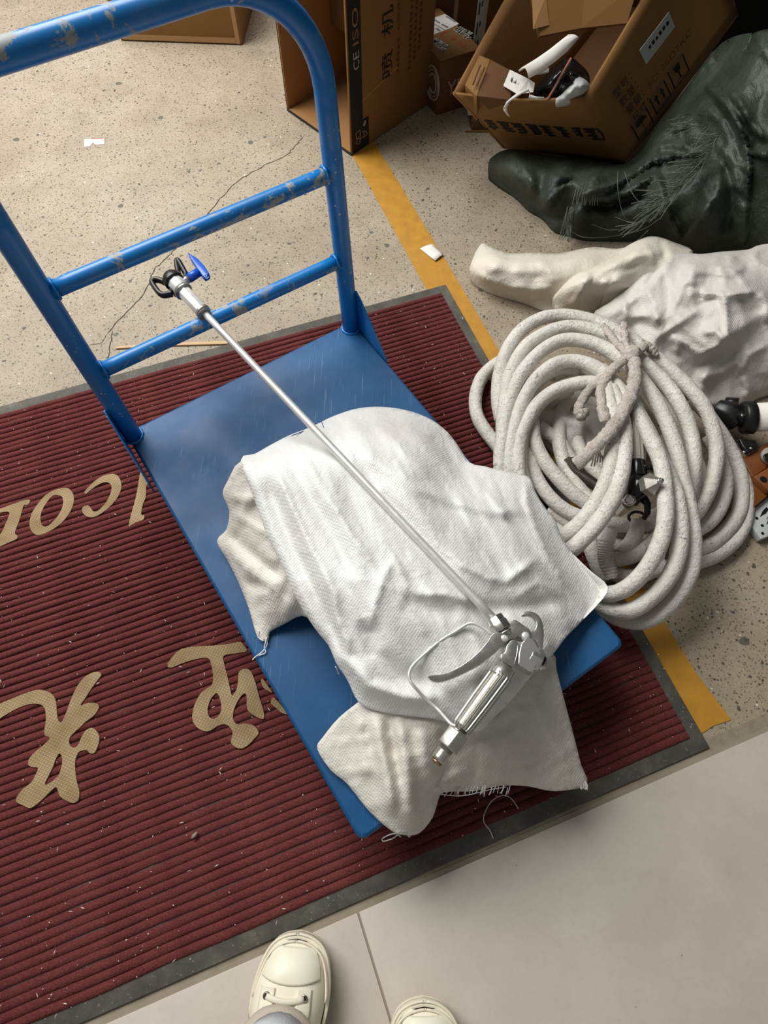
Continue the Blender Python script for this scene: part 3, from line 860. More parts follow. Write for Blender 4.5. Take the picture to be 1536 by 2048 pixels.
strands('blue_stitch', MAT['blue_thread'], sack, [k7([(330,184,.275),(336,168,.276),(360,158,.272),(378,150,.268)]), k7([(330,186,.275),(350,172,.277),(372,156,.27)]), k7([(444,116,.25),(452,136,.262),(454,150,.268)])], .0007)
th = thing('white_thread', 'thin white loose thread curling on the red mat near its front border', 'thread', at(990,1640,.0075))
strands('thread', MAT['sack'], th, [k7([(1165,1532,.015),(1140,1496,.016),(1110,1482,.015),(1070,1500,.0145),(1042,1545,.0145),(1038,1580,.0145),(1060,1610,.0145),(1072,1640,.0145)])], .0007)
# ------------------------------------------------------------------ airless spray gun with its long lance
gun = thing('spray_gun', 'shiny aluminium spray gun with long lance and blue tip resting on the white sack', 'spray gun', g(820, 420, .285))
ldir = (lance_b-lance_a).normalized()
tip0 = lance_a-ldir*.012
b = MB(); b.tube([tip0+ldir*((lance_b-tip0).length*k/20) for k in range(21)], .0062, 16); b.build('lance_tube', MAT['alu_light'], gun)
# collar nut at the gun end
def hexcyl(b, a, c, r, seg=6): b.tube([a, c], r, seg, True, False, False)
b = MB(); q0 = g(655, 192, GZ+.004); q1 = g(716, 284, GZ+.004); ax = (q1-q0).normalized(); L = (q1-q0).length
b.lathe(q0, ax, [(0,.0125),(.001,.0140),(L*.42,.0142),(L*.42,.0156),(L*.97,.0156),(L,.0146)], 8, False); b.build('collar_nut', MAT['alu'], gun, bevel=.0008)
b = MB(); b.lathe(q1, ax, [(0,.0108),(.003,.0108),(.003,.0125),(.0055,.0125),(.0055,.011),(.010,.011)], 20); b.build('seal_ring', MAT['nickel'], gun)
def plate(name, pts, z, t, m, par=gun, bev=.002, smooth=True):
    q = [np.array(p, float) for p in pts]
    if smooth: q = spline(q, 3, True)
    b = MB(); b.prism([g(p[0], p[1], z-t/2) for p in q], (0, 0, t)); return b.build(name, m, par, bevel=bev, bseg=3)
plate('head', [(690,300),(735,262),(778,236),(815,255),(850,280),(880,300),(893,340),(870,362),(825,362),(800,345),(780,362),(748,372),(720,398),(690,400),(676,350)], GZ+.001, .022, MAT['alu'], bev=.0018)
plate('neck', [(775,358),(806,392),(806,450),(790,520),(774,560),(735,545),(690,515),(684,470),(712,455),(728,400)], GZ-.001, .020, MAT['alu'], bev=.0045)
plate('hook', [(845,180),(862,164),(895,158),(940,172),(972,204),(990,250),(996,320),(990,390),(978,432),(958,402),(935,365),(905,345),(880,330),(872,306),(905,300),(932,283),(944,255),(938,225),(918,200),(888,188),(858,192)], GZ+.003, .008, MAT['alu'], bev=.0015)
# valve block with a faceted chrome housing
plate('valve_block', [(822,402),(862,360),(905,370),(935,430),(968,440),(985,470),(962,520),(915,560),(905,600),(870,590),(800,545),(806,470)], GZ+.001, .026, MAT['chrome'], bev=.0012, smooth=False)
q0 = g(905, 470, GZ+.002); q1 = g(982, 512, GZ+.002)
b = MB(); hexcyl(b, q0, q1, .0165); b.build('packing_nut', MAT['chrome'], gun, bevel=.001)
plate('end_cap', [(985,448),(1008,500),(985,545),(955,500)], GZ+.002, .016, MAT['black'], bev=.001, smooth=False)
b = MB(); b.lathe(g(985, 512, GZ-.004), q1-q0, [(0,.010),(.004,.010),(.004,.006),(.007,.006)], 14); b.build('adjuster_screw', MAT['chrome'], gun)
# pins
for (x, y, r, h) in ((720, 348, .0068, .015), (865, 335, .0066, .014)):
    b = MB(); b.lathe(g(x, y, GZ), (0,0,1), [(0,r),(h*.75,r),(h*.95,r*.8),(h,r*.3)], 18); b.build('pivot_pin', MAT['alu_light'], gun)
# trigger: bent, channel shaped lever
trg_o = spline([(640,318,.016),(690,308,.017),(742,330,.017),(748,362,.016),(700,405,.013),(640,462,.010),(560,525,.008),(460,580,.007),(360,625,.006),(280,650,.006),(220,645,.007),(192,614,.010),(215,606,.009),(290,598,.007),(380,562,.007),(470,505,.008),(545,440,.010),(600,375,.013)], 4, True)
b = MB(); b.prism([g(p[0], p[1], GZ+p[2]-.012) for p in trg_o], (0,0,.010)); b.build('trigger', MAT['alu'], gun, bevel=.0026, bseg=3)
# trigger guard wire
gw = spline([(660,310,.003),(625,298,.003),(575,262,.003),(520,236,.003),(470,238,.002),(390,288,.001),(280,355,-.001),(180,440,-.003),(95,520,-.005),(66,572,-.006),(68,625,-.007),(98,672,-.009),(180,760,-.022),(260,830,-.024),(310,885,-.014),(360,938,-.007),(420,962,-.002),(446,985,0)], 5)
b = MB(); b.tube([g(p[0], p[1], GZ+p[2]-.004) for p in gw], .0024, 8); b.build('trigger_guard', MAT['alu_light'], gun)
# fluted grip
ga, gb = g(712, 585, GZ-.001), g(428, 968, GZ-.010)
gax = (gb-ga).normalized(); GL = (gb-ga).length
b = MB(); NSEG = 76; rings = []
u_ = Vector((0,0,1)); u_ = (u_-gax*u_.dot(gax)).normalized(); w_ = gax.cross(u_)
prof = [(0,.0145),(.003,.0165),(GL*.5,.0160),(GL-.004,.0142),(GL,.0125)]
for d, r in prof:
    ring = []
    for k in range(NSEG):
        a = 2*math.pi*k/NSEG; fl = r*(1-.12*(1 if (k//2) % 2 else 0))
        ring.append(ga+gax*d+u_*(fl*math.cos(a))+w_*(fl*math.sin(a)))
    rings.append(ring)
b.add([p for r in rings for p in r], [(i*NSEG+k, i*NSEG+(k+1)%NSEG, (i+1)*NSEG+(k+1)%NSEG, (i+1)*NSEG+k) for i in range(len(prof)-1) for k in range(NSEG)])
b.add(rings[0], [tuple(range(NSEG))]); b.add(rings[-1], [tuple(range(NSEG))])
b.build('grip', MAT['nickel'], gun)
b = MB(); q0 = g(740, 535, GZ-.001); b.lathe(q0, gax, [(0,.0135),(.001,.0150),(.016,.0160),(.020,.0160)], 24); b.build('grip_collar', MAT['nickel'], gun)
b = MB(); b.lathe(gb, gax, [(0,.010),(.004,.010),(.004,.0130),(.0065,.0130),(.0065,.009),(.009,.009)], 18); b.build('guard_washer', MAT['alu'], gun)
h0 = gb+gax*.006
b = MB(); hexcyl(b, h0, h0+gax*.026, .0175); b.build('swivel_nut', MAT['nickel'], gun, bevel=.0015)
b = MB(); b.lathe(h0+gax*.025, gax, [(0,.0100),(.006,.0100),(.006,.0108)] + [(.008+.0022*k, .0108-.0009*(k % 2)) for k in range(6)] + [(.022,.0098)], 18)
hs = b.build('hose_thread', MAT['nickel'], gun)
b = MB(); b.lathe(h0+gax*.0468, gax, [(0,.0082),(.004,.0078),(.005,.004)], 14); b.build('copper_seat', MAT['copper'], gun)
# tip end
TZ = lance_a.z+.001
def t6(x, y, z=TZ): return at(300+x/10.971, 500+y/10.971, z)
back = -ldir
s0 = t6(1195, 1390); 
b = MB(); b.lathe(s0, back, [(0,.0115),(.001,.0138),(.007,.0138),(.008,.0128)], 22); b.build('lance_sleeve_ring', MAT['nickel'], gun)
b = MB(); b.tube([s0+back*.007, s0+back*.064], .0130, 8, True, False, False); b.build('lance_sleeve', MAT['alu_light'], gun, bevel=.001)
b = MB(); b.lathe(s0+back*.062, back, [(0,.0130),(0,.0165),(.006,.0165),(.006,.0130)], 24); b.build('seat_ring', MAT['nickel'], gun)
b = MB(); b.tube([s0+back*.068, s0+back*.092], [.0155,.0155], 10, True, False, False); b.build('guard_nut', MAT['alu_light'], gun, bevel=.0015)
head = s0+back*.100
sd = ldir.cross(Vector((0,0,1))).normalized()         # toward the image right
b = MB()
b.lathe(s0+back*.090, back, [(0,.0175),(.004,.0185),(.016,.0160),(.022,.0110)], 20)
b.build('tip_guard_base', MAT['black'], gun)
# two open winged ears of the guard
b = MB(); ear = [(430,740),(330,715),(200,660),(95,655),(45,690),(70,760),(150,880),(215,955),(300,990),(400,975),(490,960)]
b.tube([t6(x, y, TZ+.001) for x, y in [tuple(p) for p in spline(ear, 4)]], .0050, 8, squash=1.3); b.build('guard_wing', MAT['black'], gun)
b = MB(); ear = [(600,690),(625,600),(615,480),(590,350),(585,260),(605,232),(640,265),(700,370),(760,480),(795,550),(760,610),(700,650)]
b.tube([t6(x, y, TZ+.001) for x, y in [tuple(p) for p in spline(ear, 4)]], [.0050]*45, 8, squash=1.3); b.build('guard_wing', MAT['black'], gun)
b = MB(); b.prism([t6(x, y, TZ-.008) for x, y in [(380,720),(470,700),(560,650),(610,590),(680,600),(740,650),(690,720),(600,800),(560,900),(590,1030),(560,1050),(500,990),(430,900)]], (0,0,.018)); b.build('guard_web', MAT['black'], gun, bevel=.004, bseg=3)
# reversible blue tip
q0, q1, q2 = t6(745, 700, TZ+.002), t6(850, 625, TZ+.003), t6(1075, 480, TZ+.004)
b = MB(); b.cyl(q0, q1, .0072, seg=16); b.build('tip_barrel', MAT['nickel'], gun)
b = MB(); b.cyl(q1, q2, .0085, .0080, 18); b.build('tip_stem', MAT['tip_blue'], gun)
b = MB(); b.prism([t6(x, y, TZ-.004) for x, y in [(855,145),(960,215),(1090,300),(1220,440),(1330,610),(1320,650),(1220,705),(1160,640),(1080,550),(1010,420),(930,310)]], (0,0,.012))
th_ = b.build('tip_handle', MAT['tip_blue'], gun, bevel=.002)
def text_mesh(s, size=1.0):
    cu_ = bpy.data.curves.new('t', 'FONT'); cu_.body = s; cu_.size = size; cu_.resolution_u = 3
    ob = bpy.data.objects.new('t', cu_); COL.objects.link(ob)
    dg = bpy.context.evaluated_depsgraph_get(); dg.update()
    me = bpy.data.meshes.new_from_object(ob.evaluated_get(dg))
    vs = [v.co.copy() for v in me.vertices]; fs = [tuple(p.vertices) for p in me.polygons]
    bpy.data.objects.remove(ob); bpy.data.curves.remove(cu_); bpy.data.meshes.remove(me)
    return vs, fs
def text_on(name, s, origin, xd, yd, w, h, m, parent, lift=.0006):
    """printed text filling a w x h rectangle whose lower left corner is origin"""
    vs, fs = text_mesh(s)
    if not vs: return None
    x0 = min(v.x for v in vs); x1 = max(v.x for v in vs); y0 = min(v.y for v in vs); y1 = max(v.y for v in vs)
    n = Vector(xd).cross(Vector(yd)).normalized()
    b = MB()
    b.add([Vector(origin)+Vector(xd)*((v.x-x0)/(x1-x0)*w)+Vector(yd)*((v.y-y0)/(y1-y0)*h)+n*lift for v in vs], fs)
    return b.build(name, m, parent)
MAT['tip_print'] = plain('tip_print', (130,170,230), .4)
xd = (t6(1290,640)-t6(1180,520)).normalized(); yd = Vector((-xd.y, xd.x, 0))
text_on('tip_number', '523', t6(1150,545,TZ+.0085), xd, yd, .014, .0055, MAT['tip_print'], gun)

# ------------------------------------------------------------------ hose coil
k4 = crop(930, 620, 2.5347)
HR = .0152
coil = thing('hose_coil', 'coil of thick paint-spattered white hose tied with a rag beside the trolley', 'hose', at(1250, 960, 0))
def hose(pts, r=HR, name='hose_loop', m='hose', seg=14, n=7):
    P = spline(k4(pts), n)
    W = [at(p[0], p[1], p[2]) for p in P]
    R = [r*(1+.05*mnoise.noise(Vector((i*.35, pts[0][0]*.01, 0)))) for i in range(len(W))]
    b = MB(); b.tube(W, R, seg); return b.build(name, MAT[m], coil)
strand = [
 # lowest loops on the floor
 [(230,243,.048),(150,280,.042),(80,352,.036),(52,460,.033),(74,565,.032),(165,690,.034),(260,800,.036),(330,900,.036)],
 [(1150,450,.07),(1220,520,.068),(1290,615,.060),(1352,720,.045),(1392,830,.036),(1402,930,.032),(1385,1030,.030),(1330,1112,.028),(1250,1185,.028),(1165,1222,.028),(1060,1240,.03)],
 [(1240,600,.04),(1320,690,.036),(1384,800,.030),(1425,920,.024),(1420,1060,.019),(1372,1160,.018),(1280,1238,.018),(1180,1278,.018),(1080,1300,.018),(960,1300,.018)],
 [(1240,640,.08),(1300,780,.07),(1322,870,.062),(1300,980,.058),(1250,1060,.055),(1180,1112,.05),(1090,1150,.045)],
 [(290,560,.070),(300,640,.066),(322,740,.060),(372,870,.055),(450,970,.052),(540,1032,.050),(640,1060,.05)],
 [(340,560,.082),(352,660,.078),(402,765,.072),(480,862,.066),(560,940,.062),(660,1005,.06)],
 [(640,390,.06),(560,432,.058),(498,500,.055),(474,620,.050),(490,740,.048),(530,832,.046),(592,920,.046),(660,1000,.046)],
 [(605,560,.040),(576,610,.038),(575,680,.036),(620,770,.034),(700,860,.034)],
 [(370,590,.05),(470,660,.045),(520,740,.04),(560,800,.035)],
 [(180,790,.055),(250,930,.05),(340,1030,.045),(450,1110,.045),(540,1160,.045)],
 [(690,1080,.07),(800,1092,.06),(900,1100,.056),(1010,1082,.056)],
 [(740,1268,.050),(840,1248,.052),(920,1200,.056),(1000,1128,.06)],
 [(740,1330,.030),(830,1352,.030),(920,1335,.030),(1010,1290,.03)],
 [(875,1060,.075),(868,1120,.066),(840,1180,.058),(790,1240,.05)],
 [(620,1130,.05),(700,1180,.04),(800,1200,.035),(900,1240,.03),(1000,1260,.03)],
 [(420,470,.05),(520,455,.045),(640,470,.04),(720,540,.035),(740,640,.03)],
 [(420,1010,.03),(540,1090,.028),(680,1120,.026),(820,1150,.026)],
 [(1000,640,.06),(1040,760,.05),(1050,900,.045),(1010,1010,.04),(930,1060,.035)],
 # middle
 [(440,330,.088),(560,300,.086),(660,330,.086),(760,400,.088)],
 [(360,1080,.05),(290,950,.062),(250,820,.075),(232,700,.080),(248,560,.088),(300,440,.098),(390,340,.104),(480,300,.104),(580,305,.106)],
 [(400,1060,.055),(320,930,.062),(280,790,.070),(292,650,.080),(345,520,.090),(430,430,.096),(540,400,.1)],
 [(870,350,.120),(950,450,.118),(1030,590,.112),(1080,740,.105),(1110,880,.1),(1130,1000,.09)],
 [(1000,470,.100),(1100,600,.095),(1150,720,.088),(1190,840,.082),(1175,960,.076),(1120,1060,.07)],
 [(960,420,.105),(1070,540,.105),(1130,640,.1),(1160,770,.096),(1155,900,.09),(1130,1000,.085)],
 # big outer loop over the top
 [(185,560,.075),(166,450,.084),(176,320,.096),(215,200,.106),(290,100,.114),(390,42,.120),(500,28,.124),(620,48,.128),(740,95,.132),(860,162,.134),(950,232,.134),(1042,305,.132),(1132,392,.128),(1212,492,.122),(1256,600,.114),(1276,720,.104),(1256,850,.096),(1212,965,.088),(1140,1065,.078),(1060,1120,.07)],
 [(190,660,.085),(196,520,.096),(228,330,.108),(300,195,.118),(400,122,.126),(500,88,.132),(600,92,.136),(720,132,.140),(830,205,.144),(935,295,.144),(1035,395,.142),(1112,525,.136),(1150,650,.128),(1160,780,.120),(1142,900,.112),(1110,990,.1)],
 [(300,1050,.045),(215,930,.06),(180,800,.074),(190,640,.090),(222,470,.104),(282,330,.116),(372,222,.126),(480,158,.134),(590,155,.140),(700,190,.146),(800,258,.150),(885,345,.152),(965,455,.152),(1030,590,.150),(1080,740,.148),(1108,880,.146),(1140,1020,.142),(1158,1160,.134),(1150,1300,.122),(1095,1425,.106),(1010,1520,.088),(910,1578,.070),(800,1570,.056),(700,1520,.050),(600,1450,.050)],
 [(360,1090,.05),(260,950,.066),(225,800,.080),(250,600,.098),(300,450,.110),(372,340,.120),(470,270,.128),(580,262,.136),(690,310,.144),(775,395,.150),(855,495,.156),(930,620,.160),(995,760,.164),(1060,900,.164),(1090,1050,.160),(1090,1190,.150),(1048,1330,.136),(960,1445,.118),(850,1520,.100),(760,1525,.084),(660,1480,.070),(580,1420,.06)],
 [(400,1080,.06),(310,950,.076),(270,820,.088),(272,700,.094),(292,610,.100),(350,500,.108),(430,425,.116),(520,385,.122),(620,368,.128),(690,385,.134),(742,440,.140)],
 [(690,300,.130),(770,400,.150),(850,500,.168),(925,625,.178),(990,770,.182),(1014,920,.182),(1016,1060,.176),(985,1190,.164),(918,1312,.146),(830,1402,.124),(740,1440,.104),(660,1428,.09),(580,1390,.08)],
 # the two bright strands in front
 [(700,340,.15),(728,440,.165),(748,560,.174),(746,720,.178),(722,850,.178),(672,962,.172),(600,1062,.158),(510,1140,.138),(430,1180,.12)],
 [(740,400,.158),(790,520,.172),(808,640,.180),(804,760,.184),(780,880,.186),(732,990,.184),(660,1095,.174),(570,1188,.158),(500,1240,.142),(430,1270,.13)],
]
for s_ in strand: hose(s_)
# hose end with spring guard and crimp
hose([(600,1130,.065),(635,1200,.060),(668,1290,.056),(712,1372,.055)], .0150)
P = spline(k4([(732,1110,.10),(712,1190,.088),(716,1260,.076),(738,1360,.062)]), 18)
W = [at(*p) for p in P]; b = MB()
R = [(.0165 if i < 14 else (.0150+.0018*math.cos(i*2.2))) for i in range(len(W))]
b.tube(W, R, 14); b.build('spring_guard', MAT['hose'], coil)
# bare steel spring on one strand
P = spline(k4([(520,760,.055),(560,820,.054),(620,860,.054),(680,900,.055)]), 12)
W = [at(*p) for p in P]; b = MB(); Q = []
for i in range(len(W)*6-6):
    f_ = i/6; a = W[int(f_)].lerp(W[min(int(f_)+1, len(W)-1)], f_-int(f_)); an = i*1.05
    t_ = (W[min(int(f_)+1, len(W)-1)]-W[int(f_)]).normalized(); u1 = Vector((0,0,1)); w1 = t_.cross(u1).normalized()
    Q.append(a+u1*(.0125*math.cos(an))+w1*(.0125*math.sin(an)))
b.tube(Q, .0012, 5); MAT['dark_steel'] = mat_alu('dark_steel', (96,90,82), .45); b.build('bare_spring', MAT['dark_steel'], coil)
# rag strips that tie the coil
def rag(pts, r, name='rag_tie', n=8):
    P = spline(k4(pts), n); W = [at(*p[:3]) for p in P]
    rq = [r*(1+.28*mnoise.noise(Vector((i*.5, r*900, 3)))) for i in range(len(W))]
    rq[0] *= .5; rq[-1] *= .6
    b = MB(); b.tube(W, rq, 12, squash=.75)
    for i, v in enumerate(b.v):
        v = Vector(v); d = mnoise.noise(v*160)*.0022+mnoise.noise(v*60)*.0016
        b.v[i] = tuple(v+Vector((d, mnoise.noise(v*150+Vector((9,9,9)))*.0022, d)))
    return b.build(name, MAT['rag'], coil)
rag([(845,215,.178),(862,290,.185),(850,400,.188),(800,520,.200),(730,620,.205),(660,690,.200),(590,760,.185),(556,784,.178)], .0135)
rag([(838,230,.178),(770,280,.175),(715,340,.170),(690,400,.170),(694,490,.180),(712,570,.19)], .0105)
rag([(700,350,.168),(650,385,.150),(605,440,.125),(575,500,.110),(590,540,.105),(620,500,.108)], .0110)
rag([(690,75,.148),(730,120,.156),(780,180,.165),(838,222,.178)], .0085)
rag([(806,60,.165),(808,120,.168),(815,180,.170),(832,220,.178)], .0068)
rag([(835,225,.176),(880,205,.172),(920,180,.160),(950,205,.155),(975,228,.15)], .0105)
b = MB(); q = at(*k4([(842,222,.184)])[0]); 
bm_ = bmesh.new(); bmesh.ops.create_icosphere(bm_, subdivisions=3, radius=.0165)
for v in bm_.verts:
    d = 1+.45*mnoise.noise(v.co*120); v.co = Vector((v.co.x*d*1.1, v.co.y*d*1.25, v.co.z*d*.8))
b.add([v.co+q for v in bm_.verts], [tuple(v.index for v in f.verts) for f in bm_.faces], True); bm_.free(); b.build('knot', MAT['rag'], coil)
rg_ = random.Random(2)
for k in range(6):
    x = 650+k*9
    P = spline(k4([(690-k*6,655+k*10,.195),(x+8,720+k*6,.175),(x-10+k*6,780+rg_.uniform(-10,12),.15)]), 5)
    b = MB(); b.tube([at(*p) for p in P], [.0016]*len(P), 5); b.build('rag_shred', MAT['rag'], coil)

# ------------------------------------------------------------------ old black spray gun lying inside the coil
og = thing('old_spray_gun', 'old black spray gun with faceted silver cap, half buried in the hose coil', 'spray gun', at(1275, 990, .05))
def k4a(x, y, z): return at(930+x/2.5347, 620+y/2.5347, z)
P0, P1 = k4a(862, 520, .17), k4a(874, 775, .155)
b = MB(); NS = 40; ax = (P1-P0).normalized(); u1 = Vector((0,0,1)); u1 = (u1-ax*u1.dot(ax)).normalized(); w1 = ax.cross(u1)
rings = []
for t_ in (0, 1):
    rings.append([P0.lerp(P1, t_)+(u1*math.cos(2*math.pi*k/NS)+w1*math.sin(2*math.pi*k/NS))*(.0150*(1-.09*((k//2) % 2))) for k in range(NS)])
b.add(rings[0]+rings[1], [(k, (k+1)%NS, NS+(k+1)%NS, NS+k) for k in range(NS)]); b.add(rings[1], [tuple(range(NS))])
MAT['grey_grip'] = plain('grey_grip', (150,148,138), .5)
b.build('grip', MAT['grey_grip'], og)
MAT['gloss_black'] = plain('gloss_black', (20,20,20), .18, var=.3)
b = MB(); b.cyl(k4a(868,768,.156), k4a(876,850,.152), .0175, .0185, 18); b.build('body', MAT['gloss_black'], og, bevel=.002)
b = MB(); b.tube([k4a(860,840,.15), k4a(880,900,.15), k4a(835,970,.125)], [.018,.024,.016], 14); b.build('valve_body', MAT['gloss_black'], og)
b = MB(); b.tube([k4a(880,800,.16), k4a(920,795,.166), k4a(945,800,.166), k4a(958,812,.16)], [.007,.006,.006,.005], 8); b.build('trigger_lock', MAT['gloss_black'], og)
b = MB(); b.tube([k4a(900,950,.13), k4a(925,985,.12), k4a(925,1030,.11), k4a(905,1060,.10)], [.009,.007,.006,.005], 8); b.build('trigger', MAT['gloss_black'], og)
ca = k4a(918,892,.178); cb = k4a(985,868,.205); cx = (cb-ca).normalized()
b = MB(); b.tube([ca, ca+cx*.014, ca+cx*.026, ca+cx*.030], [.0205,.0215,.0105,.007], 6, True, False, False); b.build('faceted_cap', MAT['nickel'], og)
b = MB(); b.lathe(ca+cx*.028, cx, [(0,.006),(.006,.006),(.006,.0035),(.010,.0035)], 10); b.build('cap_screw', MAT['chrome'], og)
b = MB(); b.lathe(k4a(835,960,.138), (-.3,-.4,.5), [(0,.010),(.008,.012),(.012,.006)], 14); b.build('chrome_button', MAT['chrome'], og)
b = MB(); b.tube([k4a(775,1040,.10), k4a(815,1000,.115)], [.006,.011], 4, True, False, False); b.build('silver_clip', MAT['nickel'], og)
b = MB(); q = k4a(870,1050,.078); b.tube([q+Vector((math.cos(a)*.016, math.sin(a)*.009, .006*math.sin(a))) for a in [i*2*math.pi/20 for i in range(20)]], .003, 6, closed=True); b.build('hose_ring', MAT['gloss_black'], og)
# ------------------------------------------------------------------ white sacks behind the hose
kb = crop(936, 470, 2.56)
cream = thing('cream_sack', 'cream white woven sack lying flat with a folded end, left of the crumpled sack', 'sack', at(1120, 600, 0))
drape('body', MAT['bag_cream'], cream, kb([(80,42,.055),(130,68,.060),(215,95,.060),(330,92,.066),(460,96,.070),(560,76,.075),(650,62,.080),(760,72,.085),(900,60,.09),(1000,150,.09),(860,260,.07),(700,345,.05),(620,395,.03),(500,392,.016),(400,387,.010),(300,347,.008),(180,312,.008),(100,282,.010),(40,242,.016),(12,200,.028),(10,170,.040),(26,120,.050),(50,70,.055)]),
      kb([(120,150,.085),(250,180,.098),(380,180,.100),(520,160,.105),(640,130,.11),(200,250,.060),(320,280,.054),(420,310,.044),(550,300,.06)]),
      [(kb([(20,175),(100,230),(200,262),(330,278),(440,268)]), .012, 7, 'sharp'), (kb([(80,60),(180,130),(330,150),(500,140),(700,110)]), .010, 10, 'sharp'), (kb([(130,190),(280,215),(430,215)]), -.004, 9),
       (kb([(210,100),(330,125),(480,125),(640,110)]), .005, 7, 'sharp'), (kb([(250,240),(320,320),(390,380)]), .006, 8, 'sharp'), (kb([(330,92),(420,180),(430,260)]), .004, 9)],
      6, 0, [(.014, 90, 5.0, 2, 2.6, 1.35), (.002, 20, 3.0, 2, 3, 1.3)], skirt=9, inset=.25)
drape('folded_end', MAT['bag_cream'], cream, kb([(436,322,.055),(462,288,.075),(510,236,.098),(560,198,.110),(640,165,.120),(740,110,.125),(800,66,.125),(850,38,.125),(920,10,.12),(980,12,.12),(1060,40,.12),(1150,82,.12),(1120,160,.14),(960,230,.12),(860,280,.10),(760,325,.075),(700,300,.09),(690,335,.06),(620,395,.035),(540,394,.030),(462,386,.034),(446,352,.044)]),
      kb([(560,290,.098),(640,230,.125),(760,150,.148),(880,90,.155),(960,80,.150),(640,310,.080),(560,350,.062),(850,180,.14),(1000,120,.15)]),
      [(kb([(640,170),(600,250),(560,330),(530,390)]), .012, 8, 'step'), (kb([(460,300),(520,260),(640,190),(760,140),(900,60)]), .012, 8, 'sharp'), (kb([(700,220),(780,180),(900,140),(960,110)]), -.008, 9), (kb([(690,230),(720,260),(700,310)]), .012, 7, 'sharp'),
       (kb([(900,30),(940,90),(960,140)]), .012, 8, 'step'), (kb([(980,20),(1000,80),(1010,130)]), -.010, 8), (kb([(740,225),(800,260),(840,270)]), .010, 7, 'sharp')],
      6, 0, [(.012, 80, 8.0, 2, 2.2, .9), (.002, 20, 3.0, 2, 3, .8)], skirt=9, inset=.3)
crum = thing('crumpled_sack', 'large crumpled greyish white woven sack heaped behind the hose coil', 'sack', at(1400, 700, 0))
drape('body', MAT['bag'], crum, kb([(640,412,.060),(720,350,.085),(800,290,.105),(870,232,.120),(920,182,.130),(965,145,.140),(1050,106,.145),(1140,96,.14),(1200,98,.14),(1300,86,.14),(1430,76,.14),(1480,56,.145),(1540,46,.15),(1660,40,.15),(1740,300,.15),(1740,600,.08),(1660,780,.02),(1545,812,.012),(1480,835,.010),(1436,860,.008),(1340,868,.006),(1240,862,.010),(1150,800,.03),(1000,750,.04),(850,650,.05),(740,520,.05)]),
      kb([(760,430,0.084),(880,360,0.112),(960,270,0.136),(1060,190,0.156),(1180,190,0.164),(1320,200,0.164),(1440,220,0.160),(1560,220,0.152),(1000,420,0.120),(1120,360,0.152),(1240,330,0.164),(1330,330,0.172),(1430,350,0.160),(900,480,0.096),(1050,520,0.104),(1200,480,0.140),(1310,520,0.148),(1430,500,0.132),(1100,640,0.076),(1220,620,0.092),(1350,640,0.088),(1480,620,0.092),(1200,760,0.040),(1350,760,0.044),(1480,740,0.048)]),
      [(kb([(1055,105),(1000,190),(900,290),(800,370),(720,420)]), .010, 9, 'sharp'), (kb([(1060,150),(1180,160),(1300,170),(1420,190)]), .012, 7, 'sharp'), (kb([(1040,190),(1130,185),(1250,195),(1370,205),(1470,275)]), .012, 9, 'sharp'),
       (kb([(1310,310),(1320,400),(1325,480),(1330,545)]), .013, 8, 'sharp'), (kb([(1090,290),(1200,300),(1310,310),(1400,300),(1490,285)]), .016, 8, 'sharp'), (kb([(1310,312),(1200,370),(1080,450),(940,545)]), .012, 9, 'sharp'),
       (kb([(1330,545),(1230,590),(1180,610),(1120,560),(1060,510)]), .014, 8, 'sharp'), (kb([(1330,550),(1240,640),(1150,690)]), -.010, 11), (kb([(780,380),(840,420),(930,410),(1000,440)]), .012, 8, 'sharp'), (kb([(800,330),(810,420),(800,450)]), .014, 7, 'sharp'),
       (kb([(930,370),(970,410),(960,470)]), .010, 7, 'sharp'), (kb([(1040,510),(1080,560),(1060,610)]), .012, 8, 'sharp'), (kb([(1200,500),(1270,490),(1320,550)]), .012, 7, 'sharp'), (kb([(1160,380),(1230,340),(1300,320)]), -.012, 10),
       (kb([(1390,700),(1440,610),(1536,560)]), .010, 9, 'sharp'), (kb([(1380,600),(1390,700),(1360,720)]), .010, 8, 'sharp'), (kb([(1400,720),(1430,780),(1420,850)]), .012, 9, 'sharp'), (kb([(1180,740),(1300,700),(1380,640)]), .010, 10), (kb([(1490,285),(1536,350),(1536,450)]), .012, 9),
       (kb([(1340,90),(1350,150),(1420,180)]), .010, 9), (kb([(1450,75),(1480,140),(1600,200)]), .012, 9, 'sharp'), (kb([(960,160),(940,230),(870,300)]), -.010, 8), (kb([(1100,270),(1160,280),(1200,330)]), -.012, 10)],
      5.5, 0, [(.020, 120, 5.5, 2, 1.5, .7), (.006, 50, 8.5, 2, 1.8, -.6), (.0015, 12, 3.0, 2, 1, .3)], skirt=9, inset=.2)

drape('corner', MAT['bag'], crum, k4([(330,520,.030),(440,460,.040),(560,430,.040),(700,440,.035),(900,470,.03),(930,640,.02),(880,900,.018),(760,980,.018),(600,800,.018),(480,740,.018),(380,640,.02)]), k4([(480,560,.055),(620,560,.05),(780,640,.035)]),
      [(k4([(440,480),(520,560),(640,600)]), .012, 8, 'sharp'), (k4([(560,450),(600,560),(580,660)]), .010, 7, 'sharp')], 8, 0, [(.008, 60, 5.5, 2, 1.5, .7)], skirt=9, inset=.1)
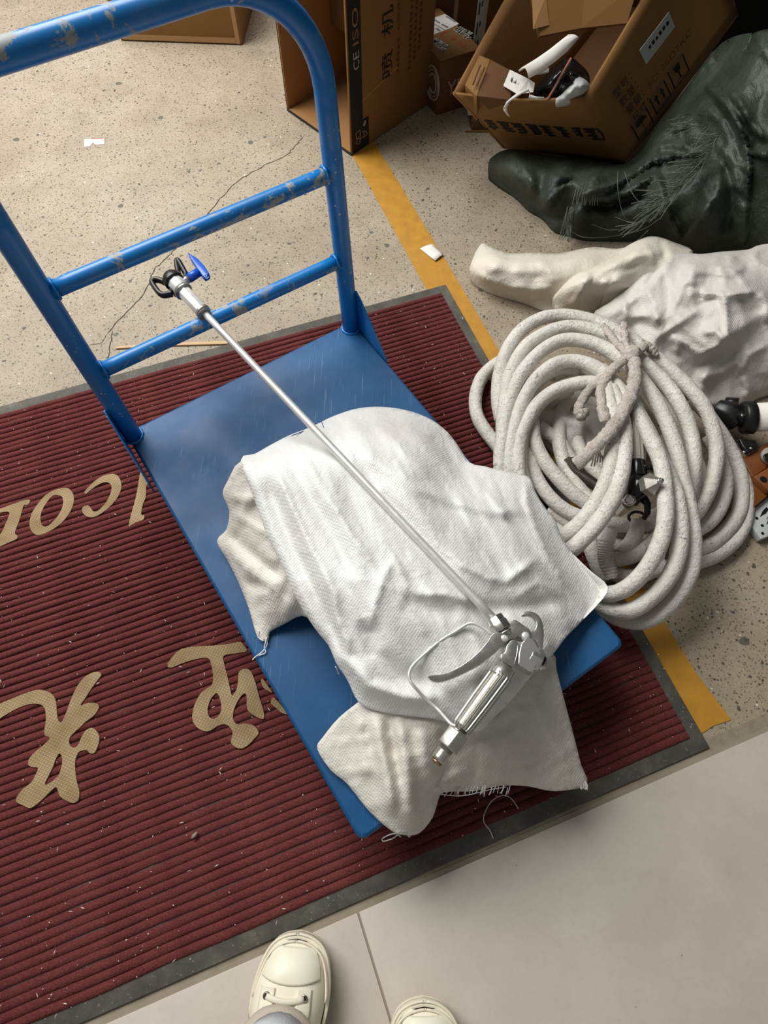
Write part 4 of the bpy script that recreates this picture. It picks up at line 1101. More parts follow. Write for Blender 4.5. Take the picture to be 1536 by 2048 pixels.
# ------------------------------------------------------------------ dark green tarpaulin heap
kt = crop(960, 100, 2.667)
tarp = thing('tarpaulin', 'dark green tarpaulin heaped under the leaning cardboard box, frayed threads hanging', 'tarpaulin', at(1300, 400, 0))
drape('sheet', MAT['tarp'], tarp, kt([(46,602,.045),(76,562,.060),(140,532,.070),(220,532,.075),(330,555,.075),(440,570,.07),(560,575,.065),(700,598,.055),(780,600,.055),(860,540,.08),(950,400,.11),(1000,340,.13),(1050,275,.15),(1110,190,.18),(1170,100,.21),(1240,10,.25),(1330,-60,.30),(1450,-90,.36),(1640,-90,.42),(1740,300,.40),(1740,800,.25),(1660,1060,.10),(1540,1090,.05),(1450,1110,.03),(1370,1125,.02),(1250,1110,.015),(1130,1080,.012),(1000,1025,.010),(850,1010,.008),(700,1010,.008),(560,1005,.008),(480,980,.010),(400,955,.012),(335,885,.012),(260,838,.014),(195,768,.016),(130,720,.02),(66,655,.03)]),
      kt([(150,620,.105),(280,650,.110),(420,640,.110),(560,640,.10),(700,660,.10),(220,730,.075),(340,760,.085),(420,860,.055),(560,740,.115),(700,740,.125),(840,680,.135),(560,860,.080),(700,850,.095),(860,800,.120),(980,700,.150),(980,550,.150),(1060,420,.165),(1150,480,.185),(1200,330,.22),(1300,500,.22),(1150,650,.19),(1080,820,.150),(1020,950,.060),(1200,850,.165),(1200,1000,.08),(1320,750,.20),(1350,950,.12),(1450,700,.22),(1450,950,.12),(1300,250,.27),(1420,200,.32),(1450,450,.28),(1280,130,.26),(1560,600,.28)]),
      [(kt([(335,880),(370,800),(440,730),(560,690),(680,665),(760,640)]), .022, 8, 'step'), (kt([(420,690),(560,660),(700,640),(770,620)]), .016, 8, 'sharp'), (kt([(470,790),(560,770),(700,730),(820,660),(920,590),(1060,560),(1200,560)]), .030, 10, 'stepr'),
       (kt([(560,800),(680,800),(800,760),(900,690),(960,650)]), .022, 8, 'stepr'), (kt([(540,830),(680,830),(800,800),(900,750)]), -.022, 10), (kt([(860,560),(940,470),(1020,420),(1120,400)]), .020, 9, 'sharp'), (kt([(930,560),(1020,540),(1120,560),(1200,580)]), -.020, 9),
       (kt([(940,640),(970,720),(1000,850),(1080,1020)]), .022, 8, 'step'), (kt([(1280,620),(1260,760),(1180,900),(1080,1030)]), .020, 10, 'stepr'), (kt([(1220,180),(1300,260),(1370,360),(1420,480),(1440,620),(1430,780)]), .030, 9, 'step'), (kt([(1320,200),(1400,300),(1470,420),(1536,480)]), .022, 10, 'sharp'),
       (kt([(1180,210),(1260,300),(1330,390),(1370,470)]), -.016, 9), (kt([(1290,600),(1330,700),(1340,850),(1300,1000)]), -.018, 12), (kt([(1450,540),(1520,560),(1600,500)]), .02, 10), (kt([(1420,800),(1410,940),(1400,1060)]), .014, 10, 'sharp'),
       (kt([(140,540),(230,600),(330,640),(430,690)]), .008, 10), (kt([(250,580),(280,680),(270,790)]), .010, 9, 'sharp'), (kt([(380,640),(360,720),(340,820)]), .010, 10), (kt([(480,960),(500,880),(560,830)]), .014, 9, 'sharp')],
      6.5, 0, [(.034, 130, 15.5, 2, 2.2, .5), (.012, 60, 8.5, 2, 2, -.4), (.0015, 12, 3.0, 2, 1, .3)], skirt=9, inset=.15)
MAT['tarp_thread'] = plain('tarp_thread', (92,98,84), .7)
rt = random.Random(21); ln = []
def fr(p, q, n, z0, z1, spread=26, bend=30):
    for k in range(n):
        t = rt.random(); x = p[0]+(q[0]-p[0])*t; y = p[1]+(q[1]-p[1])*t
        dx, dy = -1, .55
        L = rt.uniform(60, 190); z = z0+(z1-z0)*t
        a = rt.uniform(-.6, .6); ex, ey = dx*math.cos(a)-dy*math.sin(a), dx*math.sin(a)+dy*math.cos(a)
        pts = [(x, y, z), (x+ex*L*.5+rt.uniform(-bend, bend)*.5, y+ey*L*.5+rt.uniform(-bend, bend)*.5, z+.012), (x+ex*L, y+ey*L, z-.01+rt.uniform(-.01,.02))]
        ln.append(kt(pts))
fr((1290,430), (1180,620), 26, .285, .235); fr((1200,600), (1000,800), 40, .235, .19); fr((1100,330), (1240,420), 16, .24, .27, 20)
fr((1000,800), (850,930), 22, .16, .13)
for k in range(16):
    x = 470+rt.uniform(-20,30); ln.append(kt([(x, 850+rt.uniform(-20,20), .095), (x-15+rt.uniform(-12,12), 930, .06), (x-30+rt.uniform(-25,35), 1010+rt.uniform(-10,20), .03)]))
for k in range(10):
    x = 520+k*14; ln.append(kt([(x, 720+rt.uniform(-8,8), .15), (x-15, 770, .145), (x-25+rt.uniform(-8,8), 830, .125)]))
ln += [kt([(735,650,.15),(735,740,.15),(750,830,.12),(770,890,.10),(790,910,.09)]), kt([(770,650,.15),(810,760,.15),(860,820,.14),(900,850,.13)]), kt([(490,970,.03),(560,1000,.04),(700,995,.04),(860,960,.06),(960,900,.10)]), kt([(600,930,.06),(690,960,.06),(800,940,.07),(900,880,.1)]),
       kt([(720,890,.09),(790,915,.09),(880,915,.09),(980,870,.1)]), kt([(740,1050,.03),(830,1020,.04),(900,960,.07)])]
strands('frayed_threads', MAT['tarp_thread'], tarp, ln, .0008)

# ------------------------------------------------------------------ printed marks that cannot be read: small stroke groups
def strokes(name, origin, xd, yd, n, w, h, gap, m, parent, seed=1, bold=.13, lift=.0007, fmap=None):
    r = random.Random(seed); b = MB(); N = Vector(xd).cross(Vector(yd)).normalized()*lift
    xd = Vector(xd); yd = Vector(yd); o = Vector(origin)
    def bar(x0, y0, x1, y1, t):
        d = Vector((x1-x0, y1-y0)); L = d.length or 1; px, py = -d.y/L*t/2, d.x/L*t/2
        q = [(x0+px, y0+py), (x0-px, y0-py), (x1-px, y1-py), (x1+px, y1+py)]
        b.add([fmap(*c) for c in q] if fmap else [o+xd*c[0]+yd*c[1]+N for c in q], [(0,1,2,3)])
    for k in range(n):
        x = k*(w+gap); t = bold*h
        for j in range(r.choice((3,4,4))): 
            y = h*(.08+.84*j/3.2); bar(x+w*r.uniform(0,.25), y, x+w*r.uniform(.7,1), y+h*r.uniform(-.05,.05), t)
        for j in range(r.choice((1,2,2))):
            xx = x+w*r.uniform(.15,.85); bar(xx, h*r.uniform(0,.2), xx+w*r.uniform(-.1,.1), h*r.uniform(.75,1), t)
        if r.random() < .6: bar(x+w*r.uniform(.3,.5), h*.4, x+w*r.choice((.05,.95)), 0, t)
    o_ = b.build(name, m, parent); o_['kind'] = 'stuff'; return o_

def wall_panel(b, p, q, r, s, t, n):
    """slab between four corners, thickness t along n"""
    n = Vector(n).normalized()*t
    b.hexa([Vector(p), Vector(q), Vector(r), Vector(s)], [Vector(p)+n, Vector(q)+n, Vector(r)+n, Vector(s)+n])

# ------------------------------------------------------------------ tall open box standing on its end
A = Vector((-.324, 1.985, 0)); B = Vector((-.115, 1.769, 0)); Cc = Vector((.121, 2.034, 0)); Dd = A+Cc-B
H1 = .85; Zv = Vector((0,0,1)); T = .006  # unseen upper part made taller to shade the tarpaulin and leaning carton
tall = thing('open_carton', 'tall brown carton standing open toward the trolley, black printed edge with ISO mark', 'box', (A+Cc)/2)
eab = (B-A).normalized(); ebc = (Cc-B).normalized()
def bx(name, p, q, h0, h1, n, m, par, t=T):
    b = MB(); wall_panel(b, p+Zv*h0, q+Zv*h0, q+Zv*h1, p+Zv*h1, t, n); return b.build(name, m, par, bevel=.001)
bx('right_panel', B, Cc, .002, H1, -eab, MAT['card'], tall)
bx('left_panel', A, Dd, .002, H1, eab, MAT['card_in'], tall)
bx('back_panel', Dd+eab*T, Cc-eab*T, .002, H1, -ebc, MAT['card_in'], tall)
b = MB(); b.prism([A+eab*T+Zv*.002, B-eab*T+Zv*.002, Cc-eab*T-ebc*T+Zv*.002, Dd+eab*T-ebc*T+Zv*.002], Zv*T); b.build('bottom_panel', MAT['card_in'], tall)
b = MB(); b.prism([A+Zv*H1, B+Zv*H1, Cc+Zv*H1, Dd+Zv*H1], Zv*T); b.build('top_panel', MAT['card_dark'], tall)
b = MB(); b.prism([A+eab*(T+.002)+ebc*.20+Zv*.17, B-eab*(T+.004)+ebc*.20+Zv*.17, B-eab*(T+.004)+ebc*.33+Zv*.17, A+eab*(T+.002)+ebc*.33+Zv*.17], Zv*.60); b.build('inner_fitment', MAT['card_dark'], tall, bevel=.004)
# dark rim line along the left and bottom edges of the opening
bx('black_edge', A-eab*.0008-ebc*.001, A-eab*.0008+ebc*.012, .002, H1, -eab, MAT['black_print'], tall, .0008)
b = MB(); wall_panel(b, A-ebc*.0012+Zv*.002, B-ebc*.0012+Zv*.002, B-ebc*.0012+Zv*.010, A-ebc*.0012+Zv*.010, .0008, -ebc); b.build('black_edge', MAT['black_print'], tall)
pr = lambda u, z, l=.0006: B+ebc*u+Zv*z+eab*l
def panel_patch(name, u0, u1, z0, z1, m, l=.0004):
    b = MB(); wall_panel(b, pr(u0,z0,0), pr(u1,z0,0), pr(u1,z1,0), pr(u0,z1,0), l, eab); return b.build(name, m, tall)
panel_patch('black_band', .004, .052, .085, H1, MAT['black_print'])
panel_patch('black_band', .004, .076, .002, .0855, MAT['black_print'])
MAT['print_white'] = plain('print_white', (176,168,156), .7)
MAT['print_brown'] = plain('print_brown', (96,64,36), .7)
MAT['print_tan'] = plain('print_tan', (150,112,74), .7)
def on_panel(s, u, z, w, h, m, name='print'):   # reads upward, tops of the letters to the left
    return text_on(name, s, pr(u, z, .0005), Zv, -ebc, w, h, m, tall)
on_panel('ISO', .042, .285, .082, .022, MAT['print_tan'])
on_panel('C', .042, .226, .022, .022, MAT['print_white']); on_panel('E', .042, .252, .018, .022, MAT['print_white'])
on_panel('机', .175, .262, .066, .045, MAT['black_ink']); on_panel('喷', .175, .158, .066, .045, MAT['black_ink'])
on_panel('Q/DUTV 03', .205, .262, .100, .013, MAT['print_brown'])
strokes('small_print', pr(.205,.150,.0004), Zv, -ebc, 6, .012, .012, .004, MAT['print_brown'], tall, 3)
for k, u in enumerate((.255,.275,.295)): strokes('small_print', pr(u,.14+.02*k,.0004), Zv, -ebc, 15-k, .012, .012, .003, MAT['print_brown'], tall, 5+k)
# linked ring emblem low on the black band
def ring_sq(uc, zc, s, ang):
    b = MB(); pts = []
    for k in range(4):
        a = ang+math.pi/2*k; pts.append(pr(uc+s*math.cos(a), zc+s*math.sin(a), .0008))
    b.tube(pts, .0018, 6, closed=True, smooth=False); return b.build('emblem', MAT['print_tan'], tall)
ring_sq(.030,.052,.012,.9); ring_sq(.046,.044,.012,.7); ring_sq(.030,.032,.010,.2); ring_sq(.060,.040,.008,1.1)
b = MB(); b.tube([pr(.054,.066,.0008), pr(.062,.078,.0008)], .003, 5); b.build('emblem', MAT['print_white'], tall)
b = MB(); wall_panel(b, pr(.052,.1360,0), pr(.20,.168,0), pr(.20,.1695,0), pr(.052,.1375,0), .0005, eab); b.build('score_line', MAT['card_edge'], tall)

# ------------------------------------------------------------------ box at the back left
A2 = at(240, 82); B2 = at(486, 91); e2 = (B2-A2).normalized(); p2 = Vector((-e2.y, e2.x, 0))
far = thing('taped_carton', 'brown taped carton on the floor behind the top of the trolley handle', 'box', A2+e2*.2+p2*.2)
b = MB(); n_ = (B2-A2).length; b.prism([A2, B2, B2+p2*.42, A2+p2*.42], Zv*.30); b.build('body', MAT['card'], far, bevel=.008, bseg=3)
MAT['tape'] = NT('clear_tape').out(lin((168,128,84)), .16, 0)
b = MB(); wall_panel(b, B2-e2*.022-p2*.0006+Zv*.004, B2-e2*.008-p2*.0006+Zv*.004, B2-e2*.008-p2*.0006+Zv*.29, B2-e2*.022-p2*.0006+Zv*.29, .0006, -p2); b.build('tape', MAT['tape'], far)
b = MB(); wall_panel(b, A2+e2*.01-p2*.0006+Zv*.006, B2-e2*.02-p2*.0006+Zv*.006, B2-e2*.02-p2*.0006+Zv*.022, A2+e2*.01-p2*.0006+Zv*.022, .0006, -p2); b.build('tape', MAT['tape'], far)

# ------------------------------------------------------------------ parcel with shipping label
HP = .158
T0 = at(882, 120, HP); TRr = at(946, 86, HP); TB = at(886, 8, HP)
er = Matrix.Rotation(math.radians(-15), 3, 'Z') @ (TRr-T0).normalized(); el = Vector((-er.y, er.x, 0)); wl = .135; dl = .25
par = thing('parcel', 'small brown parcel with white shipping label and white print behind the tall open carton', 'box', T0-Zv*HP+er*wl/2+el*dl/2)
def pq(u, v, z): return Vector((T0.x, T0.y, 0))+er*u+el*v+Zv*z
b = MB(); b.prism([pq(0,0,0), pq(wl,0,0), pq(wl,dl,0), pq(0,dl,0)], Zv*(HP-.004)); b.build('body', MAT['card_dark'], par, bevel=.002)
b = MB(); b.prism([pq(-.001,-.001,HP-.003), pq(wl+.001,-.001,HP-.003), pq(wl+.001,dl,HP-.003), pq(-.001,dl,HP-.003)], Zv*.003); b.build('lid', MAT['card'], par, bevel=.001)
def top_patch(name, u0, u1, v0, v1, m, l=.0006):
    b = MB(); b.prism([pq(u0,v0,HP), pq(u1,v0,HP), pq(u1,v1,HP), pq(u0,v1,HP)], Zv*l); return b.build(name, m, par)
MAT['print_grey'] = plain('print_grey', (120,120,116), .7)
def quad_top(name, pxs, m, l=.0006):
    b = MB(); b.prism([at(x, y, HP) for x, y in pxs], Zv*l); return b.build(name, m, par)
quad_top('shipping_label', [(856,40),(890,28),(918,48),(900,57),(856,74)], MAT['white_paper'])
for q_ in ([(868,38),(881,46),(879,48),(866,40)], [(884,48),(897,54),(895,57),(882,50)], [(862,44),(890,60),(889,61),(861,45)], [(874,56),(882,62),(879,64),(871,58)], [(862,53),(870,58),(868,60),(860,55)], [(861,64),(868,67),(865,69),(860,67)], [(893,32),(912,44),(911,46),(891,34)]):
    quad_top('label_print', q_, MAT['print_grey'], .0009)
MAT['print_bright'] = plain('print_bright', (224,220,210), .7)
def px_strokes(p0, p1, hgt, n, seed):
    a_, b_ = at(p0[0], p0[1], HP), at(p1[0], p1[1], HP); xd_ = (b_-a_).normalized(); w_ = (b_-a_).length/n
    yd_ = Vector((-xd_.y, xd_.x, 0))
    strokes('white_print', a_+Zv*.0002, xd_, yd_, n, w_*.8, hgt, w_*.2, MAT['print_bright'], par, seed, .2)
px_strokes((862,80), (892,99), .022, 7, 31); px_strokes((860,83), (886,104), .020, 7, 32)
px_strokes((912,58), (938,72), .020, 7, 33); px_strokes((906,60), (934,80), .018, 7, 34)
MAT['print_orange'] = plain('print_orange', (150,74,26), .7)
for q_ in ([(901,73),(909,72),(912,78),(905,81)], [(915,84),(919,81),(932,92),(926,95)], [(880,66),(894,60),(896,64),(884,69)]): quad_top('orange_print', q_, MAT['print_orange'])
text_on('print', 'YE', pq(wl*.22, -.0008, .050), er, Zv, .055, .042, MAT['print_white'], par)
for k, r_ in enumerate((.034,.027,.019)):
    b = MB(); pts = [pq(-.0008, .035+r_*1.1*math.cos(a), .078+r_*1.35*math.sin(a)) for a in [math.pi*.15+i*math.pi*1.6/24 for i in range(25)]]
    b.tube(pts, .0026 if k != 1 else .0012, 5); b.build('swirl_mark', MAT['print_white'], par)
# cartons further back, only their near sides show
b2 = thing('rear_carton', 'plain brown carton behind the labelled parcel at the top of the picture', 'box', at(930, 60))
b = MB(); q0 = pq(wl*.80, dl+.012, 0); q1 = pq(wl+.42, dl+.012, 0); b.prism([q0, q1, q1+el*.3, q0+el*.3], Zv*.34); b.build('body', MAT['card_dark'], b2, bevel=.004)
b = MB(); wall_panel(b, q0+er*.09-el*.0005+Zv*.01, q0+er*.105-el*.0005+Zv*.01, q0+er*.105-el*.0005+Zv*.29, q0+er*.09-el*.0005+Zv*.29, .0005, -el); b.build('tape', MAT['tape'], b2)
bb = thing('blue_case', 'blue plastic case edge showing behind the tall open carton at the top', 'case', pq(wl*.4, dl+.11, 0))
b = MB(); q0 = pq(wl*.08, dl+.012, 0); q1 = pq(wl*.74, dl+.012, 0); b.prism([q0, q1, q1+el*.2, q0+el*.2], Zv*.26)
MAT['case_blue'] = plain('case_blue', (16,58,120), .4); b.build('body', MAT['case_blue'], bb, bevel=.006)
b = MB(); b.prism([q0-el*.002+Zv*.20, q1-el*.002+Zv*.20, q1+el*.19+Zv*.20, q0+el*.19+Zv*.20], Zv*.008); b.build('seam', MAT['black'], bb)

# ------------------------------------------------------------------ slotted rack upright
rk = thing('storage_rack', 'white steel storage rack, its slotted upright standing between parcel and leaning carton', 'rack', at(934, 190))
q = at(934, 190); f1 = Vector((.93,.36,0)); f2 = Vector((-.36,.93,0))
b = MB(); b.prism([q, q+f1*.022, q+f1*.022+f2*.002, q+f2*.002], Zv*1.1); b.build('flange', MAT['grey_steel'], rk)
b = MB(); b.prism([q+f1*.022, q+f1*.050+f2*.030, q+f1*.049+f2*.032, q+f1*.021+f2*.002], Zv*1.1); b.build('flange', MAT['grey_steel'], rk)
for k in range(16):
    for (s, L, dz) in ((.006, .030, 0), (.014, .014, .02)):
        z = .02+k*.05+dz
        b = MB(); b.tube([q+f1*s-f2*.0004+Zv*z, q+f1*s-f2*.0004+Zv*(z+L)], .0018, 6); b.build('slot', MAT['black'], rk)

# ------------------------------------------------------------------ small box under the leaning carton
sb = thing('small_box', 'crushed small brown box with white side, under the corner of the leaning carton', 'box', at(965, 262))
q = at(942, 263); s1 = (at(985, 262)-q).normalized(); s2 = Vector((-s1.y, s1.x, 0))
b = MB(); b.prism([q-s2*.0, q+s1*.10, q+s1*.10+s2*.08, q+s2*.08], Zv*.035); b.build('body', MAT['card_dark'], sb, bevel=.004)
b = MB(); b.prism([q+s2*.02+s1*-.012+Zv*.036, q+s1*.09+s2*.01+Zv*.036, q+s1*.09+s2*.09+Zv*.036, q+s2*.10-s1*.012+Zv*.036], Zv*.022); b.build('white_lid', MAT['grey_steel'], sb, bevel=.002)
b = MB(); b.prism([q-s1*.02-s2*.004+Zv*.001, q+s1*.11-s2*.012+Zv*.001, q+s1*.11+Zv*.001, q-s1*.01+Zv*.001], Zv*.003); b.build('torn_flap', MAT['card'], sb)

# ------------------------------------------------------------------ leaning carton full of scraps
P1 = at(905,188,.25); P2 = at(1168,197,.27); Q1 = at(1006,297,.035); Q2 = at(1252,328,.055)
dep = Vector((.211,.366,.152))*1.5
big = thing('leaning_carton', 'big open brown carton leaning on the green tarpaulin, filled with packing scraps', 'box', Q1)
dS = (at(1402,130,.17)-Q2)*1.5
R1, R2_ = P1+dep, P2+dep; S1, S2 = Q1+dS, Q2+dS
cenb = (P1+P2+Q1+Q2+R1+R2_+S1+S2)/8
def panel4(name, a, b_, c, d, m, par=big, t=.006, nu=10):
    """board between four corners, slightly bowed, thickness toward the inside of the box"""
    n = (b_-a).cross(d-a).normalized()
    if n.dot(cenb-(a+b_+c+d)/4) < 0: n = -n
    b = MB(); vs = []; 
    for j in range(nu+1):
        for i in range(nu+1):
            u, v = i/nu, j/nu
            p = (a*(1-u)+b_*u)*(1-v)+(d*(1-u)+c*u)*v
            bow = .010*math.sin(math.pi*u)*v*v
            vs.append(p-n*bow)
    k = nu+1; fs = [(j*k+i, j*k+i+1, (j+1)*k+i+1, (j+1)*k+i) for j in range(nu) for i in range(nu)]
    b.add(vs, fs, True); o = b.build(name, m, par)
    me = o.data
    if me.polygons[0].normal.dot(n) > 0: me.flip_normals()
    md = o.modifiers.new('solid', 'SOLIDIFY'); md.thickness = t; md.offset = -1
    return o
panel4('front_panel', Q1, Q2, P2, P1, MAT['card'])
panel4('right_panel', Q2, S2, R2_, P2, MAT['card'])
panel4('left_panel', S1, Q1, P1, R1, MAT['card_in'])
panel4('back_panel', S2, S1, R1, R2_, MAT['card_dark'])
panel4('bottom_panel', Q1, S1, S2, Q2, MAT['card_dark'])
# print on the front: bracketed line, reads toward the bottom edge
fx = (Q2-Q1).normalized(); fn = (Q2-Q1).cross(P1-Q1).normalized(); fy = fn.cross(fx).normalized()
if fn.dot(cenb-Q1) > 0: fn = -fn
def fpt(u, v):     # u along the front, v from the base to the rim
    return ((Q1*(1-u)+Q2*u)*(1-v)+(P1*(1-u)+P2*u)*v)
rimv = (P1-Q1).normalized()
def bowed(u, v, l=.0016): return fpt(u, v)+fn*(l+.010*math.sin(math.pi*u)*v*v)
o_ = fpt(.90, .60)+fn*.009
strokes('front_print', o_, -fx, -rimv, 8, .090, .17, .022, MAT['black_ink'], big, 41, .15, fmap=lambda x, y: bowed(.93-x, .58-y*1.15))
for u, sgn in ((.945, 1), (.02, -1)):
    b = MB(); pts = [bowed(u+sgn*.022*math.sin(math.pi*k/6), .58-.19*k/6, .0008) for k in range(7)]
    b.tube(pts, .0022, 5); b.build('bracket_print', MAT['black_ink'], big)
# print on the right side
rx = (S2-Q2).normalized(); rn = (P2-Q2).cross(S2-Q2).normalized()
if rn.dot(cenb-Q2) > 0: rn = -rn
rrim = (P2-Q2).normalized()
def rpt(d, v): return Q2+rx*d+(P2-Q2)*v+rn*.0055
ry = rn.cross(rx).normalized()
if ry.dot(rrim) < 0: ry = -ry
for k, s in enumerate(('型号：', '数量：', '重量：', '尺寸：')):
    text_on('side_print', s, rpt(.070+.005*k, .69-.135*k), rx, rrim, .074, .031, MAT['black_ink'], big)
text_on('side_print', '5D.25D7KC', rpt(.175, .42), rx, rrim, .20, .020, MAT['print_brown'], big)
def rbar(d0, v0, d1, v1, t=.0016, name='mark'):
    b = MB(); b.tube([rpt(d0, v0), rpt(d1, v1)], t, 5); return b.build(name, MAT['black_ink'], big)
def sign(d, v, s=.068):
    hs = s/2; hv = hs/(P2-Q2).length
    b = MB(); b.tube([rpt(d-hs, v-hv), rpt(d+hs, v-hv), rpt(d+hs, v+hv), rpt(d-hs, v+hv)], .0022, 5, closed=True, smooth=False); b.build('handling_mark_frame', MAT['black_ink'], big)
    return hv
hv = sign(.105, .20)     # umbrella
b = MB(); b.add([rpt(.105+.022*math.cos(a), .20+hv*.1+hv*.62*math.sin(a)) for a in [math.pi*i/12 for i in range(13)]], [tuple(range(13))]); b.build('umbrella_mark', MAT['black_ink'], big)
rbar(.105, .20+hv*.1, .105, .20-hv*.7, .0012, 'umbrella_mark')
hv = sign(.195, .22)     # this way up
for dx in (-.013, .013):
    b = MB(); b.add([rpt(.195+dx-.004, .22-hv*.5), rpt(.195+dx+.004, .22-hv*.5), rpt(.195+dx+.004, .22+hv*.2), rpt(.195+dx+.010, .22+hv*.2), rpt(.195+dx, .22+hv*.75), rpt(.195+dx-.010, .22+hv*.2), rpt(.195+dx-.004, .22+hv*.2)], [(0,1,2,3,4,5,6)]); b.build('arrow_mark', MAT['black_ink'], big)
rbar(.170, .22-hv*.7, .220, .22-hv*.7, .0014, 'arrow_mark')
hv = sign(.285, .24)     # fragile glass
b = MB(); b.add([rpt(.285-.014, .24+hv*.75), rpt(.285+.014, .24+hv*.75), rpt(.285+.011, .24+hv*.15), rpt(.285+.003, .24-hv*.1), rpt(.285+.003, .24-hv*.6), rpt(.285+.013, .24-hv*.75), rpt(.285-.013, .24-hv*.75), rpt(.285-.003, .24-hv*.6), rpt(.285-.003, .24-hv*.1), rpt(.285-.011, .24+hv*.15)], [tuple(range(10))]); b.build('glass_mark', MAT['black_ink'], big)
b = MB(); wall_panel(b, rpt(.20,.66), rpt(.33,.66), rpt(.33,.84), rpt(.20,.84), .0006, rn); b.build('barcode_label', MAT['grey_steel'], big)
strokes('label_print', rpt(.225,.75)+rn*.0006, rx, rrim, 6, .012, .010, .004, MAT['black_ink'], big, 51, .3)
# folded-in flap with brown tape at the back of the opening
b = MB(); a0 = at(1078,74,.33); a1 = at(1160,58,.335); a2 = at(1252,48,.34); c0_ = at(1062,-6,.39); c1_ = at(1170,-30,.40); c2_ = at(1275,-30,.40)
b.add([a0,a1,a2,c2_,c1_,c0_], [(0,1,4,5),(1,2,3,4)]); o = b.build('inner_flap', MAT['card'], big, sub=0)
md = o.modifiers.new('solid', 'SOLIDIFY'); md.thickness = .012; md.offset = 0
b = MB(); nrm_ = Vector((-.2,-.75,.6)).normalized()*.008
b.add([at(1066,60,.345)+nrm_, at(1098,52,.345)+nrm_, at(1092,-8,.39)+nrm_, at(1064,-8,.39)+nrm_], [(0,1,2,3)]); b.build('tape', MAT['tape'], big)

# ---- things inside the leaning carton
k5 = crop(900, 60, 5.12)
def k5a(x, y, z): return at(900+x/5.12, 60+y/5.12, z)
sc = thing('scrap_carton', 'small open brown carton with barcode label inside the leaning carton', 'box', k5a(400, 500, .2))
c_ = [k5a(275,678,.262), k5a(620,720,.255), k5a(640,420,.285), k5a(415,300,.30)]
l_ = [k5a(150,560,.262), k5a(275,678,.262), k5a(415,300,.30), k5a(300,252,.30)]
b = MB(); dn = Vector((.05,.05,-.07)); b.hexa([p+dn for p in c_], c_); b.build('body', MAT['card_dark'], sc, bevel=.002)
b = MB(); b.hexa([p+Vector((.01,.02,-.06)) for p in l_], l_); b.build('end_flap', MAT['card'], sc, bevel=.002)
for (x0,y0,x1,y1) in ((235,560,310,360),(275,570,355,385)):
    b = MB(); b.tube([k5a(x0,y0,.278), k5a(x1,y1,.298)], .0022, 5); b.build('slit_print', MAT['print_brown'], sc)
b = MB(); lb = [k5a(545,575,.272), k5a(690,660,.268), k5a(850,640,.272), k5a(868,548,.28), k5a(800,505,.287), k5a(612,412,.295)]
b.prism(lb, Vector((0,0,.0015))); b.build('barcode_label', MAT['white_paper'], sc)
for k in range(17):
    t = k/16; x = 630+t*155; y = 500+t*85; 
    if k % 4 == 2: continue
    b = MB(); b.tube([k5a(x+10, y-30, .289-.010*t), k5a(x-10, y+22, .284-.010*t)], .0006+.0007*((k*7) % 3), 4); b.build('barcode_bar', MAT['black_ink'], sc)
en = thing('foam_envelope', 'white padded envelope sticking up out of the leaning carton', 'envelope', k5a(900, 350, .25))
P = [(k5a(700,412,.305), k5a(805,500,.300)), (k5a(850,320,.325), k5a(940,420,.318)), (k5a(980,230,.345), k5a(1070,330,.338)), (k5a(1110,130,.365), k5a(1200,220,.358)), (k5a(1212,45,.385), k5a(1325,78,.380))]
b = MB(); vs = []
for i, (p, q) in enumerate(P):
    for k in range(5):
        t = k/4; h = .016*math.sin(math.pi*t)*(1 if i < 4 else .2)
        vs.append(p.lerp(q, t)+Vector((0,0,h)))
fs = [(i*5+k, i*5+k+1, (i+1)*5+k+1, (i+1)*5+k) for i in range(4) for k in range(4)]
b.add(vs, fs, True); o = b.build('sheet', MAT['white_paper'], en); md = o.modifiers.new('solid', 'SOLIDIFY'); md.thickness = .004
b = MB(); b.prism([k5a(830,470,.285), k5a(930,455,.282), k5a(1010,440,.282), k5a(1010,395,.290), k5a(900,400,.295)], Vector((0,0,.003))); b.build('torn_end', MAT['white_paper'], en)
bk = thing('black_wrapping', 'crumpled glossy black plastic wrapping inside the leaning carton', 'plastic', k5a(1100, 500, .22))
drape('sheet', MAT['gloss_black'], bk, k5([(860,640,.235),(900,560,.25),(1000,440,.265),(1120,330,.285),(1230,280,.295),(1320,340,.29),(1400,420,.285),(1430,520,.275),(1380,620,.26),(1250,680,.25),(1100,712,.242),(950,700,.236),(880,690,.232)]), k5([(1000,560,.268),(1150,450,.295),(1250,450,.300),(1200,580,.275)]),
      [(k5([(900,650),(980,520),(1100,380)]), .012, 6, 'sharp'), (k5([(1060,640),(1150,480),(1220,330)]), -.012, 7), (k5([(1100,400),(1200,420),(1330,480)]), .01, 6, 'sharp')], 6, .1, [(.006, 18, 3.3, True, 2, .5)], skirt=.03)
rd_ = thing('copper_rod', 'thin copper coloured rod leaning out of the leaning carton', 'rod', k5a(1005, 705, .24))
MAT['rod'] = plain('rod', (170,112,92), .4); b = MB(); b.tube([k5a(1000,712,.262), k5a(1120,500,.295), k5a(1240,290,.325)], .0030, 8); b.build('shaft', MAT['rod'], rd_)
b = MB(); b.cyl(k5a(990,722,.256), k5a(1004,700,.262), .0045); b.build('end_ferrule', MAT['rod'], rd_)
pb = thing('plastic_bag', 'small white plastic bag tucked beside the right wall of the leaning carton', 'bag', k5a(1280, 600, .24))
